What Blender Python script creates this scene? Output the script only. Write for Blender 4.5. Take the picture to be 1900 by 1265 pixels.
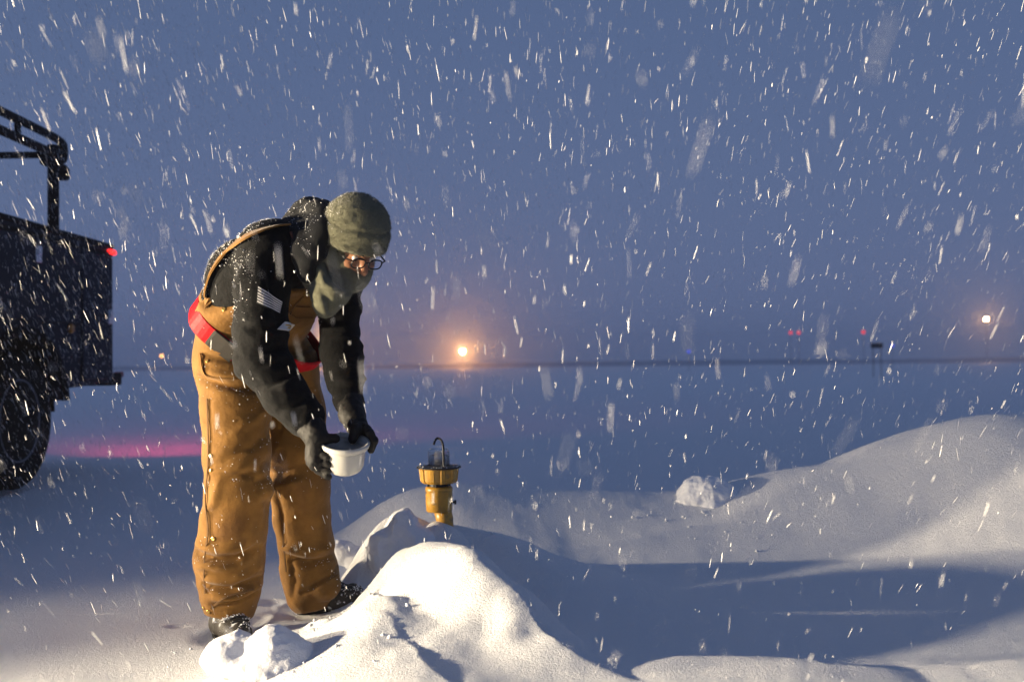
import bpy, math, random
import numpy as np
from mathutils import Vector, Matrix
from mathutils.bvhtree import BVHTree

sc = bpy.context.scene
for o in list(bpy.data.objects):
    bpy.data.objects.remove(o)
col = sc.collection
R = math.radians

# ------------------------------------------------------------------ camera
IW, IH, FPX = 1900.0, 1265.0, 1847.0
CAM = Vector((0.0, 0.0, 0.95))
CROT = Matrix.Rotation(R(91.04), 3, 'X') @ Matrix.Rotation(R(-0.55), 3, 'Z')
cd = bpy.data.cameras.new('camera')
cd.sensor_width = 36.0
cd.lens = FPX / IW * 36.0
cd.clip_start = 0.05
cd.clip_end = 3000
cd.dof.use_dof = True
cd.dof.focus_distance = 3.6
cd.dof.aperture_fstop = 2.2
cam = bpy.data.objects.new('camera', cd)
cam.matrix_world = Matrix.Translation(CAM) @ CROT.to_4x4()
col.objects.link(cam)
sc.camera = cam

# ------------------------------------------------------------------ sky
w = bpy.data.worlds.new('World')
sc.world = w
w.use_nodes = True
nt = w.node_tree
nt.nodes.clear()
sky = nt.nodes.new('ShaderNodeTexSky')
sky.sky_type = 'NISHITA'
sky.sun_disc = False
sky.sun_elevation = R(0.5)
sky.sun_rotation = R(200)
sky.air_density = 1.6
sky.dust_density = 0.6
sky.ozone_density = 4.0
mul = nt.nodes.new('ShaderNodeMix'); mul.data_type = 'RGBA'; mul.blend_type = 'MULTIPLY'
mul.inputs['Factor'].default_value = 1.0
mul.inputs[7].default_value = (0.10, 0.10, 0.10, 1)
mix = nt.nodes.new('ShaderNodeMix'); mix.data_type = 'RGBA'
mix.inputs['Factor'].default_value = 0.85
mix.inputs[7].default_value = (0.124, 0.174, 0.325, 1)      # even dusk overcast under the falling snow
tcw = nt.nodes.new('ShaderNodeTexCoord'); sx = nt.nodes.new('ShaderNodeSeparateXYZ')
nt.links.new(tcw.outputs['Generated'], sx.inputs[0])
rp = nt.nodes.new('ShaderNodeValToRGB')                      # overcast a little brighter towards the horizon all round
rp.color_ramp.elements[0].position = 0.0; rp.color_ramp.elements[0].color = (0.136, 0.186, 0.345, 1)
rp.color_ramp.elements[1].position = 0.45; rp.color_ramp.elements[1].color = (0.098, 0.150, 0.292, 1)
nt.links.new(sx.outputs['Z'], rp.inputs['Fac']); nt.links.new(rp.outputs['Color'], mix.inputs[7])
bg = nt.nodes.new('ShaderNodeBackground')
bg.inputs['Strength'].default_value = 1.0
wo = nt.nodes.new('ShaderNodeOutputWorld')
nt.links.new(sky.outputs['Color'], mul.inputs[6])
nt.links.new(mul.outputs[2], mix.inputs[6])
nt.links.new(mix.outputs[2], bg.inputs['Color'])
nt.links.new(bg.outputs['Background'], wo.inputs['Surface'])

# ------------------------------------------------------------------ headlights of a vehicle off to the left
def headlight(loc, aim, power, cone):
    sd = bpy.data.lights.new('vehicle_headlight', 'SPOT')
    sd.energy = power
    sd.color = (1.0, 0.82, 0.56)
    sd.spot_size = R(cone)
    sd.spot_blend = 1.0
    sd.shadow_soft_size = 0.07
    so = bpy.data.objects.new('vehicle_headlight', sd)
    so.location = loc
    so.rotation_euler = Vector(aim).to_track_quat('-Z', 'Y').to_euler()
    col.objects.link(so)
headlight((-6.0, 3.62, 0.76), (0.984, 0.02, 0.165), 4600, 47)
headlight((-4.4, 2.05, 0.80), (0.995, 0.075, 0.01), 3300, 57)

vs = sc.view_settings
vs.view_transform = 'Standard'
vs.look = 'None'
vs.exposure = 0.0
vs.gamma = 1.0
sc.render.engine = 'CYCLES'
cy = sc.cycles
cy.use_denoising = True
cy.volume_bounces = 1
cy.max_bounces = 8
cy.diffuse_bounces = 3
cy.sample_clamp_indirect = 4.0

# ------------------------------------------------------------------ helpers
rng = np.random.default_rng(7)
random.seed(5)

def ray(px, py):
    return (CROT @ Vector(((px - IW / 2) / FPX, -(py - IH / 2) / FPX, -1.0))).normalized()

def P(px, py, Y):
    d = ray(px, py)
    t = (Y - CAM.y) / d.y
    return np.array(CAM + d * t)

def hash01(ix, iy, iz, seed):
    h = (ix.astype(np.int64) * 374761393 + iy.astype(np.int64) * 668265263 + iz.astype(np.int64) * 2147483647 + seed * 1274126177) & 0xFFFFFFFF
    h = ((h ^ (h >> 13)) * 1274126177) & 0xFFFFFFFF
    h = ((h ^ (h >> 15)) * 2246822519) & 0xFFFFFFFF
    return ((h ^ (h >> 16)) & 0xFFFFFF).astype(np.float64) / 0xFFFFFF

def vnoise(p, seed=0):
    i = np.floor(p).astype(np.int64)
    f = p - i
    f = f * f * f * (f * (f * 6 - 15) + 10)
    out = 0
    for dx in (0, 1):
        wx = f[:, 0] if dx else 1 - f[:, 0]
        for dy in (0, 1):
            wy = f[:, 1] if dy else 1 - f[:, 1]
            for dz in (0, 1):
                wz = f[:, 2] if dz else 1 - f[:, 2]
                out = out + wx * wy * wz * hash01(i[:, 0] + dx, i[:, 1] + dy, i[:, 2] + dz, seed)
    return out * 2 - 1

def fbm(p, octs=4, seed=0, gain=0.5):
    a, s, t = 1.0, 0.0, 0.0
    for k in range(octs):
        s = s + a * vnoise(p * (2.03 ** k) + 17.3 * k, seed + k)
        t += a
        a *= gain
    return s / t

def ridged(p, octs=3, seed=0):
    a, s, t = 1.0, 0.0, 0.0
    for k in range(octs):
        s = s + a * (1 - np.abs(vnoise(p * (2.03 ** k) + 9.1 * k, seed + k)) * 2)
        t += a
        a *= 0.5
    return s / t

def tag(o, label=None, cat=None, group=None, kind=None):
    if label: o['label'] = label
    if cat: o['category'] = cat
    if group: o['group'] = group
    if kind: o['kind'] = kind
    return o

def root_of(o):
    while o.parent: o = o.parent
    return o

def mesh_obj(name, v, f, mat, parent=None, origin=None, smooth=True):
    v = np.asarray(v, dtype=np.float64)
    if parent is not None:
        org = np.array(root_of(parent).location)
    else:
        org = np.array(origin if origin is not None else (0, 0, 0), dtype=float)
    vv = v - org
    me = bpy.data.meshes.new(name)
    if isinstance(f, np.ndarray):
        n, k = f.shape
        me.vertices.add(len(vv)); me.vertices.foreach_set('co', vv.astype(np.float32).ravel())
        me.loops.add(n * k); me.loops.foreach_set('vertex_index', f.astype(np.int32).ravel())
        me.polygons.add(n); me.polygons.foreach_set('loop_start', np.arange(0, n * k, k, dtype=np.int32))
        me.update(calc_edges=True)
    else:
        me.from_pydata(vv.tolist(), [], f)
        me.update()
    me.polygons.foreach_set('use_smooth', np.full(len(me.polygons), smooth))
    o = bpy.data.objects.new(name, me)
    if mat: me.materials.append(mat)
    col.objects.link(o)
    if parent is not None: o.parent = parent
    else: o.location = org
    return o

def empty(name, loc):
    o = bpy.data.objects.new(name, None)
    o.location = tuple(loc); o.empty_display_size = 0.1
    col.objects.link(o)
    return o

class MB:
    def __init__(s): s.v = []; s.f = []
    def add(s, v, f):
        b = len(s.v); s.v += [tuple(x) for x in v]; s.f += [tuple(i + b for i in q) for q in f]
    def box(s, c, d, M=None):
        c = np.array(c, float); d = np.array(d, float) / 2
        vs_ = [np.array((x, y, z)) * d for x in (-1, 1) for y in (-1, 1) for z in (-1, 1)]
        if M is not None: vs_ = [np.array(M @ Vector(x)) for x in vs_]
        s.add([c + x for x in vs_], [(0, 1, 3, 2), (4, 6, 7, 5), (0, 4, 5, 1), (2, 3, 7, 6), (0, 2, 6, 4), (1, 5, 7, 3)])
    def bbox(s, c, d, b=0.01, M=None):
        # chamfered box
        d = np.array(d, float) / 2; c = np.array(c, float); b = min(b, d.min() * 0.9)
        vs_ = []; idx = {}
        for sx in (-1, 1):
            for sy in (-1, 1):
                for sz in (-1, 1):
                    for ax in range(3):
                        q = np.array((sx, sy, sz)) * (d - b); q[ax] = (sx, sy, sz)[ax] * d[ax]
                        idx[(sx, sy, sz, ax)] = len(vs_)
                        vs_.append(np.array(M @ Vector(q)) if M is not None else q)
        f = []
        S = (-1, 1)
        for ax in range(3):
            o1, o2 = [(1, 2), (2, 0), (0, 1)][ax]
            for sg in S:
                q = []
                for (a, b2) in ((-1, -1), (1, -1), (1, 1), (-1, 1)):
                    k = [0, 0, 0]; k[ax] = sg; k[o1] = a; k[o2] = b2
                    q.append(idx[(*k, ax)])
                f.append(tuple(q if sg > 0 else q[::-1]))
        for ax in range(3):
            o1, o2 = [(1, 2), (2, 0), (0, 1)][ax]
            for a in S:
                for b2 in S:
                    k1 = [0, 0, 0]; k1[ax] = -1; k1[o1] = a; k1[o2] = b2
                    k2 = list(k1); k2[ax] = 1
                    q = [idx[(*k1, o1)], idx[(*k2, o1)], idx[(*k2, o2)], idx[(*k1, o2)]]
                    f.append(tuple(q if a * b2 < 0 else q[::-1]))
        for sx in S:
            for sy in S:
                for sz in S:
                    q = [idx[(sx, sy, sz, 0)], idx[(sx, sy, sz, 1)], idx[(sx, sy, sz, 2)]]
                    f.append(tuple(q if sx * sy * sz > 0 else q[::-1]))
        s.add([c + x for x in vs_], f)
    def tube(s, pts, r, n=10, cap=True):
        pts = [np.array(p, float) for p in pts]
        rs = r if hasattr(r, '__len__') else [r] * len(pts)
        rings = []
        up = np.array((0.13, 0.21, 0.97))
        for i, p in enumerate(pts):
            t = pts[min(i + 1, len(pts) - 1)] - pts[max(i - 1, 0)]
            t = t / (np.linalg.norm(t) + 1e-9)
            if i == 0 and abs(t @ up) > 0.95: up = np.array((0.97, 0.2, 0.1))
            a = np.cross(t, up); a /= np.linalg.norm(a); b = np.cross(t, a)
            up = -b if False else up
            rings.append([p + rs[i] * (math.cos(k * 2 * math.pi / n) * a + math.sin(k * 2 * math.pi / n) * b) for k in range(n)])
        v = [q for rg in rings for q in rg]; f = []
        for i in range(len(pts) - 1):
            for k in range(n):
                k2 = (k + 1) % n
                f.append((i * n + k, i * n + k2, (i + 1) * n + k2, (i + 1) * n + k))
        if cap:
            f.append(tuple(range(n))[::-1]); f.append(tuple((len(pts) - 1) * n + k for k in range(n)))
        s.add(v, f)
    def lathe(s, prof, n=32, M=None, c=(0, 0, 0), fn=None):
        # prof: list of (r, z); axis z
        v = []; f = []
        for (r, z) in prof:
            for k in range(n):
                a = 2 * math.pi * k / n
                rr = fn(r, z, a) if fn else r
                q = Vector((rr * math.cos(a), rr * math.sin(a), z))
                if M is not None: q = M @ q
                v.append((q[0] + c[0], q[1] + c[1], q[2] + c[2]))
        for i in range(len(prof) - 1):
            for k in range(n):
                k2 = (k + 1) % n
                f.append((i * n + k, i * n + k2, (i + 1) * n + k2, (i + 1) * n + k))
        if prof[0][0] > 1e-6: f.append(tuple(range(n))[::-1])
        if prof[-1][0] > 1e-6: f.append(tuple((len(prof) - 1) * n + k for k in range(n)))
        s.add(v, f)
    def build(s, name, mat, parent=None, origin=None, smooth=False):
        o = mesh_obj(name, s.v, s.f, mat, parent, origin, smooth)
        return o

# ---- signed-distance modelling --------------------------------------------------
class Field:
    def __init__(s, lo, hi, res):
        s.res = res; s.lo = np.array(lo, float)
        n = np.ceil((np.array(hi) - s.lo) / res).astype(int) + 1
        s.ax = [(s.lo[i] + np.arange(n[i]) * res).astype(np.float32) for i in range(3)]
        s.f = np.full(n, 0.5, np.float32)
    def copy(s):
        c = Field.__new__(Field); c.res = s.res; c.lo = s.lo; c.ax = s.ax; c.f = s.f.copy(); return c
    def sl(s, lo, hi, m):
        r = []
        for i in range(3):
            a = int(np.searchsorted(s.ax[i], lo[i] - m)); b = int(np.searchsorted(s.ax[i], hi[i] + m))
            r.append(slice(max(a, 0), max(b, 0)))
        return tuple(r)
    def grid(s, sl):
        return (s.ax[0][sl[0]][:, None, None], s.ax[1][sl[1]][None, :, None], s.ax[2][sl[2]][None, None, :])
    def put(s, sl, d, k, op):
        g = s.f[sl]
        if g.size == 0: return
        if op == 'u':
            if k > 0:
                h = np.clip(0.5 + 0.5 * (g - d) / k, 0, 1)
                s.f[sl] = g * (1 - h) + d * h - k * h * (1 - h)
            else: s.f[sl] = np.minimum(g, d)
        else:
            if k > 0:
                h = np.clip(0.5 - 0.5 * (g + d) / k, 0, 1)
                s.f[sl] = g * (1 - h) - d * h + k * h * (1 - h)
            else: s.f[sl] = np.maximum(g, -d)
    def cone(s, a, b, ra, rb, k=0.02, op='u', flat=None):
        a = np.array(a, np.float32); b = np.array(b, np.float32)
        m = max(ra, rb) * (1.0 if flat is None else 1.0) + k + 4 * s.res
        sl = s.sl(np.minimum(a, b), np.maximum(a, b), m)
        x, y, z = s.grid(sl)
        ab = b - a; L2 = float(ab @ ab) + 1e-9
        px, py, pz = x - a[0], y - a[1], z - a[2]
        t = np.clip((px * ab[0] + py * ab[1] + pz * ab[2]) / L2, 0, 1)
        qx, qy, qz = px - t * ab[0], py - t * ab[1], pz - t * ab[2]
        if flat is not None:
            n, sc_ = flat; n = np.array(n, np.float32); n = n / np.linalg.norm(n)
            dn = (qx * n[0] + qy * n[1] + qz * n[2]) * (sc_ - 1)
            qx = qx + dn * n[0]; qy = qy + dn * n[1]; qz = qz + dn * n[2]
        d = np.sqrt(qx * qx + qy * qy + qz * qz) - (ra + t * (rb - ra))
        if flat is not None: d = d * 0.8
        s.put(sl, d, k, op)
    def chain(s, pts, rs, k=0.015, op='u', flat=None):
        for i in range(len(pts) - 1):
            s.cone(pts[i], pts[i + 1], rs[i], rs[i + 1], k, op, flat)
    def ell(s, c, r, M=None, k=0.02, op='u'):
        c = np.array(c, np.float32); r = np.array(r, np.float32)
        m = float(r.max()) + k + 4 * s.res
        sl = s.sl(c, c, m)
        x, y, z = s.grid(sl)
        px, py, pz = x - c[0], y - c[1], z - c[2]
        if M is not None:
            A = np.array(M, np.float32)      # columns = local axes
            lx = px * A[0, 0] + py * A[1, 0] + pz * A[2, 0]
            ly = px * A[0, 1] + py * A[1, 1] + pz * A[2, 1]
            lz = px * A[0, 2] + py * A[1, 2] + pz * A[2, 2]
        else: lx, ly, lz = px + 0 * (py + pz), py + 0 * (px + pz), pz + 0 * (px + py)
        k0 = np.sqrt((lx / r[0]) ** 2 + (ly / r[1]) ** 2 + (lz / r[2]) ** 2)
        k1 = np.sqrt((lx / r[0] ** 2) ** 2 + (ly / r[1] ** 2) ** 2 + (lz / r[2] ** 2) ** 2) + 1e-6
        s.put(sl, k0 * (k0 - 1) / k1, k, op)
    def plane_cut(s, p, n, k=0.0):
        # keeps the side n points away from
        n = np.array(n, float); n = n / np.linalg.norm(n)
        x, y, z = s.grid((slice(None),) * 3)
        d = (x - p[0]) * n[0] + (y - p[1]) * n[1] + (z - p[2]) * n[2]
        s.f = np.maximum(s.f, d.astype(np.float32))
    def mesh(s):
        f = s.f; ins = f < 0
        n0, n1, n2 = f.shape
        c = np.zeros((n0 - 1, n1 - 1, n2 - 1), np.int8)
        for a in (0, 1):
            for b in (0, 1):
                for d in (0, 1):
                    c += ins[a:n0 - 1 + a, b:n1 - 1 + b, d:n2 - 1 + d]
        act = (c > 0) & (c < 8)
        idx = np.argwhere(act)
        vid = np.full(act.shape, -1, np.int64); vid[act] = np.arange(len(idx))
        acc = np.zeros((len(idx), 3)); cnt = np.zeros(len(idx))
        cr = [(a, b, d) for a in (0, 1) for b in (0, 1) for d in (0, 1)]
        val = {q: f[idx[:, 0] + q[0], idx[:, 1] + q[1], idx[:, 2] + q[2]].astype(float) for q in cr}
        for q in cr:
            for ax in range(3):
                if q[ax] == 0:
                    q2 = list(q); q2[ax] = 1; q2 = tuple(q2)
                    va, vb = val[q], val[q2]
                    m = (va < 0) != (vb < 0)
                    t = np.where(m, va / np.where(m, va - vb, 1), 0)
                    pt = np.tile(np.array(q, float), (len(idx), 1)); pt[:, ax] = t
                    acc[m] += pt[m]; cnt[m] += 1
        v = s.lo + (idx + acc / cnt[:, None]) * s.res
        faces = []
        for ax in range(3):
            o1, o2 = [(1, 2), (2, 0), (0, 1)][ax]
            A = [slice(None)] * 3; B = [slice(None)] * 3
            A[ax] = slice(0, -1); B[ax] = slice(1, None)
            ch = ins[tuple(A)] != ins[tuple(B)]
            e = np.argwhere(ch)
            e = e[(e[:, o1] > 0) & (e[:, o2] > 0) & (e[:, o1] < f.shape[o1] - 1) & (e[:, o2] < f.shape[o2] - 1)]
            pos = ins[e[:, 0], e[:, 1], e[:, 2]]
            def cell(d1, d2):
                q = e.copy(); q[:, o1] -= d1; q[:, o2] -= d2
                return vid[q[:, 0], q[:, 1], q[:, 2]]
            qd = np.stack([cell(1, 1), cell(0, 1), cell(0, 0), cell(1, 0)], 1)
            qd[~pos] = qd[~pos][:, ::-1]
            faces.append(qd)
        return v, np.concatenate(faces)

def vnormals(v, f):
    a = v[f[:, 2]] - v[f[:, 0]]; b = v[f[:, 3]] - v[f[:, 1]]
    n = np.cross(a, b)
    o = np.zeros_like(v)
    for k in range(4): np.add.at(o, f[:, k], n)
    return o / (np.linalg.norm(o, axis=1, keepdims=True) + 1e-12)

def smooth_v(v, f, it=1, lam=0.5):
    for _ in range(it):
        s = np.zeros_like(v); c = np.zeros(len(v))
        for k in range(4):
            np.add.at(s, f[:, k], v[f[:, (k + 1) % 4]]); np.add.at(c, f[:, k], 1)
            np.add.at(s, f[:, k], v[f[:, (k + 3) % 4]]); np.add.at(c, f[:, k], 1)
        v = v + lam * (s / c[:, None] - v)
    return v

def fold_disp(v, n, folds):
    # folds: (polyline of (px,py), Y, half width m, amplitude m); works on the side that faces -Y
    d = np.zeros(len(v))
    face = np.clip((0.25 - n[:, 1]) / 0.5, 0, 1)
    for pts, Y, wd, am in folds:
        q = [P(px, py, Y) for px, py in pts]
        best = np.full(len(v), 9.0)
        tt = np.zeros(len(v)); L = len(q) - 1
        for i in range(L):
            a, b = q[i][[0, 2]], q[i + 1][[0, 2]]
            ab = b - a; t = np.clip(((v[:, [0, 2]] - a) @ ab) / (ab @ ab), 0, 1)
            dd = np.linalg.norm(v[:, [0, 2]] - a - t[:, None] * ab, axis=1)
            m = dd < best; best[m] = dd[m]; tt[m] = (i + t[m]) / L
        fade = np.sin(np.pi * np.clip(tt * 0.8 + 0.1, 0, 1)) ** 0.6
        near = np.abs(v[:, 1] - Y) < 0.22
        d += am * np.exp(-(best / wd) ** 2) * fade * face * near
    return d

def bvh_of(v, f):
    return BVHTree.FromPolygons([Vector(x) for x in v], [tuple(int(i) for i in q) for q in f])

def hit(bvhs, px, py):
    d = ray(px, py); best = None
    for b in (bvhs if isinstance(bvhs, list) else [bvhs]):
        h = b.ray_cast(CAM, d)
        if h[0] is not None and (best is None or h[3] < best[3]): best = h
    if best is None: return None
    n = best[1]
    if n.dot(d) > 0: n = -n
    return np.array(best[0]), np.array(n)

def patch(bvhs, quad, nu, nv, off=0.002, th=0.003, mb=None, u=(0, 1), vv=(0, 1)):
    """cloth patch lying on a surface; quad = 4 pixel corners"""
    q = [np.array(x, float) for x in quad]
    mb = mb or MB()
    top = []; ok = True; last = None
    for i in range(nv + 1):
        for j in range(nu + 1):
            a = u[0] + (u[1] - u[0]) * j / nu; b = vv[0] + (vv[1] - vv[0]) * i / nv
            p = (1 - a) * (1 - b) * q[0] + a * (1 - b) * q[1] + a * b * q[2] + (1 - a) * b * q[3]
            h = hit(bvhs, p[0], p[1])
            if h is None: h = last
            if h is None: continue
            last = h
            top.append((h[0], h[1]))
    if len(top) != (nu + 1) * (nv + 1): return mb
    # average normals for a stiff patch
    nm = np.array([t[1] for t in top]); nmean = nm.mean(0); nmean /= np.linalg.norm(nmean)
    V = [t[0] + (off + th) * (0.5 * t[1] + 0.5 * nmean) for t in top] + [t[0] + (off - 0.004) * (0.5 * t[1] + 0.5 * nmean) for t in top]
    N = len(top); f = []
    W = nu + 1
    for i in range(nv):
        for j in range(nu):
            a = i * W + j
            f.append((a, a + W, a + W + 1, a + 1)); f.append((a + N, a + 1 + N, a + W + 1 + N, a + W + N))
    bd = [j for j in range(W)] + [i * W + nu for i in range(1, nv + 1)] + [nv * W + j for j in range(nu - 1, -1, -1)] + [i * W for i in range(nv - 1, 0, -1)]
    for i in range(len(bd)):
        a, b = bd[i], bd[(i + 1) % len(bd)]
        f.append((a, b, b + N, a + N))
    mb.add(V, f)
    return mb

def catmull(pts, n):
    pts = [np.array(p, float) for p in pts]
    out = []
    for i in range(len(pts) - 1):
        p0 = pts[max(i - 1, 0)]; p1 = pts[i]; p2 = pts[i + 1]; p3 = pts[min(i + 2, len(pts) - 1)]
        for k in range(n):
            t = k / n
            out.append(0.5 * (2 * p1 + (p2 - p0) * t + (2 * p0 - 5 * p1 + 4 * p2 - p3) * t * t + (3 * p1 - p0 - 3 * p2 + p3) * t ** 3))
    out.append(pts[-1])
    return out

def ribbon3(pts, nrm, wd, th, mb=None):
    """solid strap along 3D points with surface normals"""
    mb = mb or MB(); V = []; n = len(pts)
    for i in range(n):
        t = np.array(pts[min(i + 1, n - 1)]) - np.array(pts[max(i - 1, 0)])
        t /= np.linalg.norm(t) + 1e-9
        s = np.cross(t, nrm[i]); s /= np.linalg.norm(s) + 1e-9
        N = np.cross(s, t)
        if N @ nrm[i] < 0: N = -N
        wi = wd[i] if hasattr(wd, '__len__') else wd
        for (a, b) in ((-1, 0), (-0.9, 1), (0.9, 1), (1, 0)):
            V.append(np.array(pts[i]) + s * a * wi / 2 + N * b * th)
    f = []
    for i in range(n - 1):
        for k in range(4):
            f.append((i * 4 + k, i * 4 + (k + 1) % 4, i * 4 + 4 + (k + 1) % 4, i * 4 + 4 + k))
    f.append((3, 2, 1, 0)); f.append(tuple((n - 1) * 4 + k for k in range(4)))
    mb.add(V, f)
    return mb

def strap_px(bvhs, pxs, wd, th=0.004, sub=6, off=0.004, mb=None):
    c = catmull(pxs, sub); pts = []; nr = []
    for p in c:
        h = hit(bvhs, p[0], p[1])
        if h is None: continue
        pts.append(h[0] + h[1] * off); nr.append(h[1])
    for _ in range(2):
        pts = [pts[0]] + [(pts[i - 1] + 2 * pts[i] + pts[i + 1]) / 4 for i in range(1, len(pts) - 1)] + [pts[-1]]
        nr = [nr[0]] + [(nr[i - 1] + nr[i] + nr[i + 1]) / 3 for i in range(1, len(nr) - 1)] + [nr[-1]]
    return ribbon3(pts, nr, wd, th, mb)

# ------------------------------------------------------------------ materials
def mat(name, base, rough=0.8, metal=0.0, sheen=0.0, bump=None, var=None, coat=0.0, spec=0.5, emis=None, trans=0.0, ior=1.45, weave=None, sss=0.0, stain=None):
    m = bpy.data.materials.new(name); m.use_nodes = True
    t = m.node_tree; b = t.nodes['Principled BSDF']
    b.inputs['Base Color'].default_value = (*base, 1)
    b.inputs['Roughness'].default_value = rough
    b.inputs['Metallic'].default_value = metal
    b.inputs['Specular IOR Level'].default_value = spec
    b.inputs['IOR'].default_value = ior
    if sheen: b.inputs['Sheen Weight'].default_value = sheen; b.inputs['Sheen Roughness'].default_value = 0.4
    if coat: b.inputs['Coat Weight'].default_value = coat; b.inputs['Coat Roughness'].default_value = 0.08
    if trans: b.inputs['Transmission Weight'].default_value = trans
    if sss: b.inputs['Subsurface Weight'].default_value = sss; b.inputs['Subsurface Radius'].default_value = (0.02, 0.015, 0.01); b.inputs['Subsurface Scale'].default_value = 0.5
    if emis:
        b.inputs['Emission Color'].default_value = (*emis[0], 1); b.inputs['Emission Strength'].default_value = emis[1]
    tc = t.nodes.new('ShaderNodeTexCoord')
    cur = None
    if var:      # (scale, amount)
        nz = t.nodes.new('ShaderNodeTexNoise'); nz.inputs['Scale'].default_value = var[0]; nz.inputs['Detail'].default_value = 5; nz.inputs['Roughness'].default_value = 0.65
        t.links.new(tc.outputs['Object'], nz.inputs['Vector'])
        mr = t.nodes.new('ShaderNodeMapRange'); mr.inputs[1].default_value = 0.3; mr.inputs[2].default_value = 0.7
        mr.inputs[3].default_value = 1 - var[1]; mr.inputs[4].default_value = 1 + var[1]
        t.links.new(nz.outputs['Fac'], mr.inputs[0])
        hs = t.nodes.new('ShaderNodeHueSaturation'); hs.inputs['Color'].default_value = (*base, 1)
        t.links.new(mr.outputs[0], hs.inputs['Value'])
        cur = hs.outputs['Color']
    if stain:    # (colour, scale, threshold)
        nz = t.nodes.new('ShaderNodeTexNoise'); nz.inputs['Scale'].default_value = stain[1]; nz.inputs['Detail'].default_value = 6
        t.links.new(tc.outputs['Object'], nz.inputs['Vector'])
        mr = t.nodes.new('ShaderNodeMapRange'); mr.inputs[1].default_value = stain[2]; mr.inputs[2].default_value = stain[2] + 0.12
        t.links.new(nz.outputs['Fac'], mr.inputs[0])
        mx = t.nodes.new('ShaderNodeMix'); mx.data_type = 'RGBA'
        t.links.new(mr.outputs[0], mx.inputs['Factor'])
        if cur: t.links.new(cur, mx.inputs[6])
        else: mx.inputs[6].default_value = (*base, 1)
        mx.inputs[7].default_value = (*stain[0], 1)
        cur = mx.outputs[2]
    if cur: t.links.new(cur, b.inputs['Base Color'])
    hgt = None
    bl = bump if isinstance(bump, list) else ([bump] if bump else [])
    prev = None
    for (scale, dist, strength) in bl:
        nz = t.nodes.new('ShaderNodeTexNoise'); nz.inputs['Scale'].default_value = scale; nz.inputs['Detail'].default_value = 4
        t.links.new(tc.outputs['Object'], nz.inputs['Vector'])
        bp = t.nodes.new('ShaderNodeBump'); bp.inputs['Distance'].default_value = dist; bp.inputs['Strength'].default_value = strength
        t.links.new(nz.outputs['Fac'], bp.inputs['Height'])
        if prev: t.links.new(prev, bp.inputs['Normal'])
        prev = bp.outputs['Normal']
    if prev: t.links.new(prev, b.inputs['Normal'])
    return m

M = {}
M['snow'] = mat('snow', (0.91, 0.92, 0.94), 0.55, spec=0.35, sss=0.0, bump=[(330, 0.007, 1.0), (120, 0.010, 0.5), (35, 0.012, 0.25)])
M['snow_fine'] = mat('snow_clump', (0.86, 0.87, 0.90), 0.6, spec=0.3, bump=[(300, 0.004, 0.8), (60, 0.008, 0.5)])
M['flake'] = mat('snow_flake', (0.95, 0.95, 0.95), 0.7, spec=0.2)
M['canvas'] = mat('brown_duck_canvas', (0.190, 0.092, 0.020), 0.85, spec=0.25, sheen=0.15, var=(14, 0.22), bump=[(700, 0.001, 0.6), (45, 0.006, 0.5)], stain=((0.15, 0.07, 0.020), 5.0, 0.58))
M['canvas_dark'] = mat('brown_canvas_seam', (0.12, 0.06, 0.018), 0.9)
M['jacket'] = mat('black_fleece', (0.0045, 0.0048, 0.0055), 0.85, sheen=0.04, spec=0.15, var=(30, 0.4), bump=[(500, 0.003, 0.8), (60, 0.006, 0.6)])
M['hood'] = mat('black_hood_fleece', (0.006, 0.007, 0.009), 0.85, sheen=0.06, spec=0.3, bump=[(350, 0.004, 0.9)])
M['olive'] = mat('olive_fleece', (0.16, 0.158, 0.105), 0.95, sheen=0.2, spec=0.15, var=(40, 0.18), bump=[(420, 0.005, 1.0), (60, 0.006, 0.4)])
M['skin'] = mat('skin', (0.33, 0.15, 0.075), 0.5, sss=0.2, var=(60, 0.1))
M['glove'] = mat('black_glove', (0.008, 0.0075, 0.0075), 0.65, spec=0.3, var=(40, 0.3), bump=[(300, 0.002, 0.6)])
M['boot'] = mat('dark_boot_leather', (0.025, 0.02, 0.016), 0.6, bump=[(120, 0.004, 0.6)], stain=((0.6, 0.62, 0.66), 30, 0.58))
M['red_vinyl'] = mat('red_reflective_vinyl', (0.42, 0.004, 0.009), 0.55, spec=0.12, bump=[(60, 0.003, 0.4)])
M['grey_strap'] = mat('grey_belt_webbing', (0.030, 0.027, 0.024), 0.7, spec=0.2, bump=[(400, 0.001, 0.5)])
M['brass'] = mat('brass', (0.72, 0.48, 0.14), 0.3, metal=1.0)
M['strap'] = mat('brown_suspender', (0.075, 0.025, 0.016), 0.85, bump=[(400, 0.001, 0.6)])
M['white_cloth'] = mat('white_patch_cloth', (0.72, 0.70, 0.66), 0.8)
M['gold_thread'] = mat('gold_patch_print', (0.62, 0.36, 0.06), 0.7)
M['black_cloth'] = mat('black_patch_cloth', (0.02, 0.02, 0.022), 0.9)
M['frame'] = mat('black_eyeglass_frame', (0.01, 0.01, 0.012), 0.25)
M['lens'] = mat('eyeglass_lens', (0.95, 0.95, 0.97), 0.03, trans=1.0, ior=1.05)
M['eye'] = mat('eye_white', (0.7, 0.66, 0.6), 0.2)
M['iris'] = mat('dark_iris', (0.03, 0.015, 0.01), 0.2)
M['brow'] = mat('dark_brow', (0.012, 0.008, 0.006), 0.8)
M['plastic'] = mat('white_plastic', (0.50, 0.49, 0.45), 0.35, spec=0.5, sss=0.0, var=(20, 0.06))
M['yellow'] = mat('yellow_paint', (0.52, 0.27, 0.03), 0.4, var=(35, 0.2), coat=0.2, stain=((0.16, 0.10, 0.05), 26, 0.60))
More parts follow.
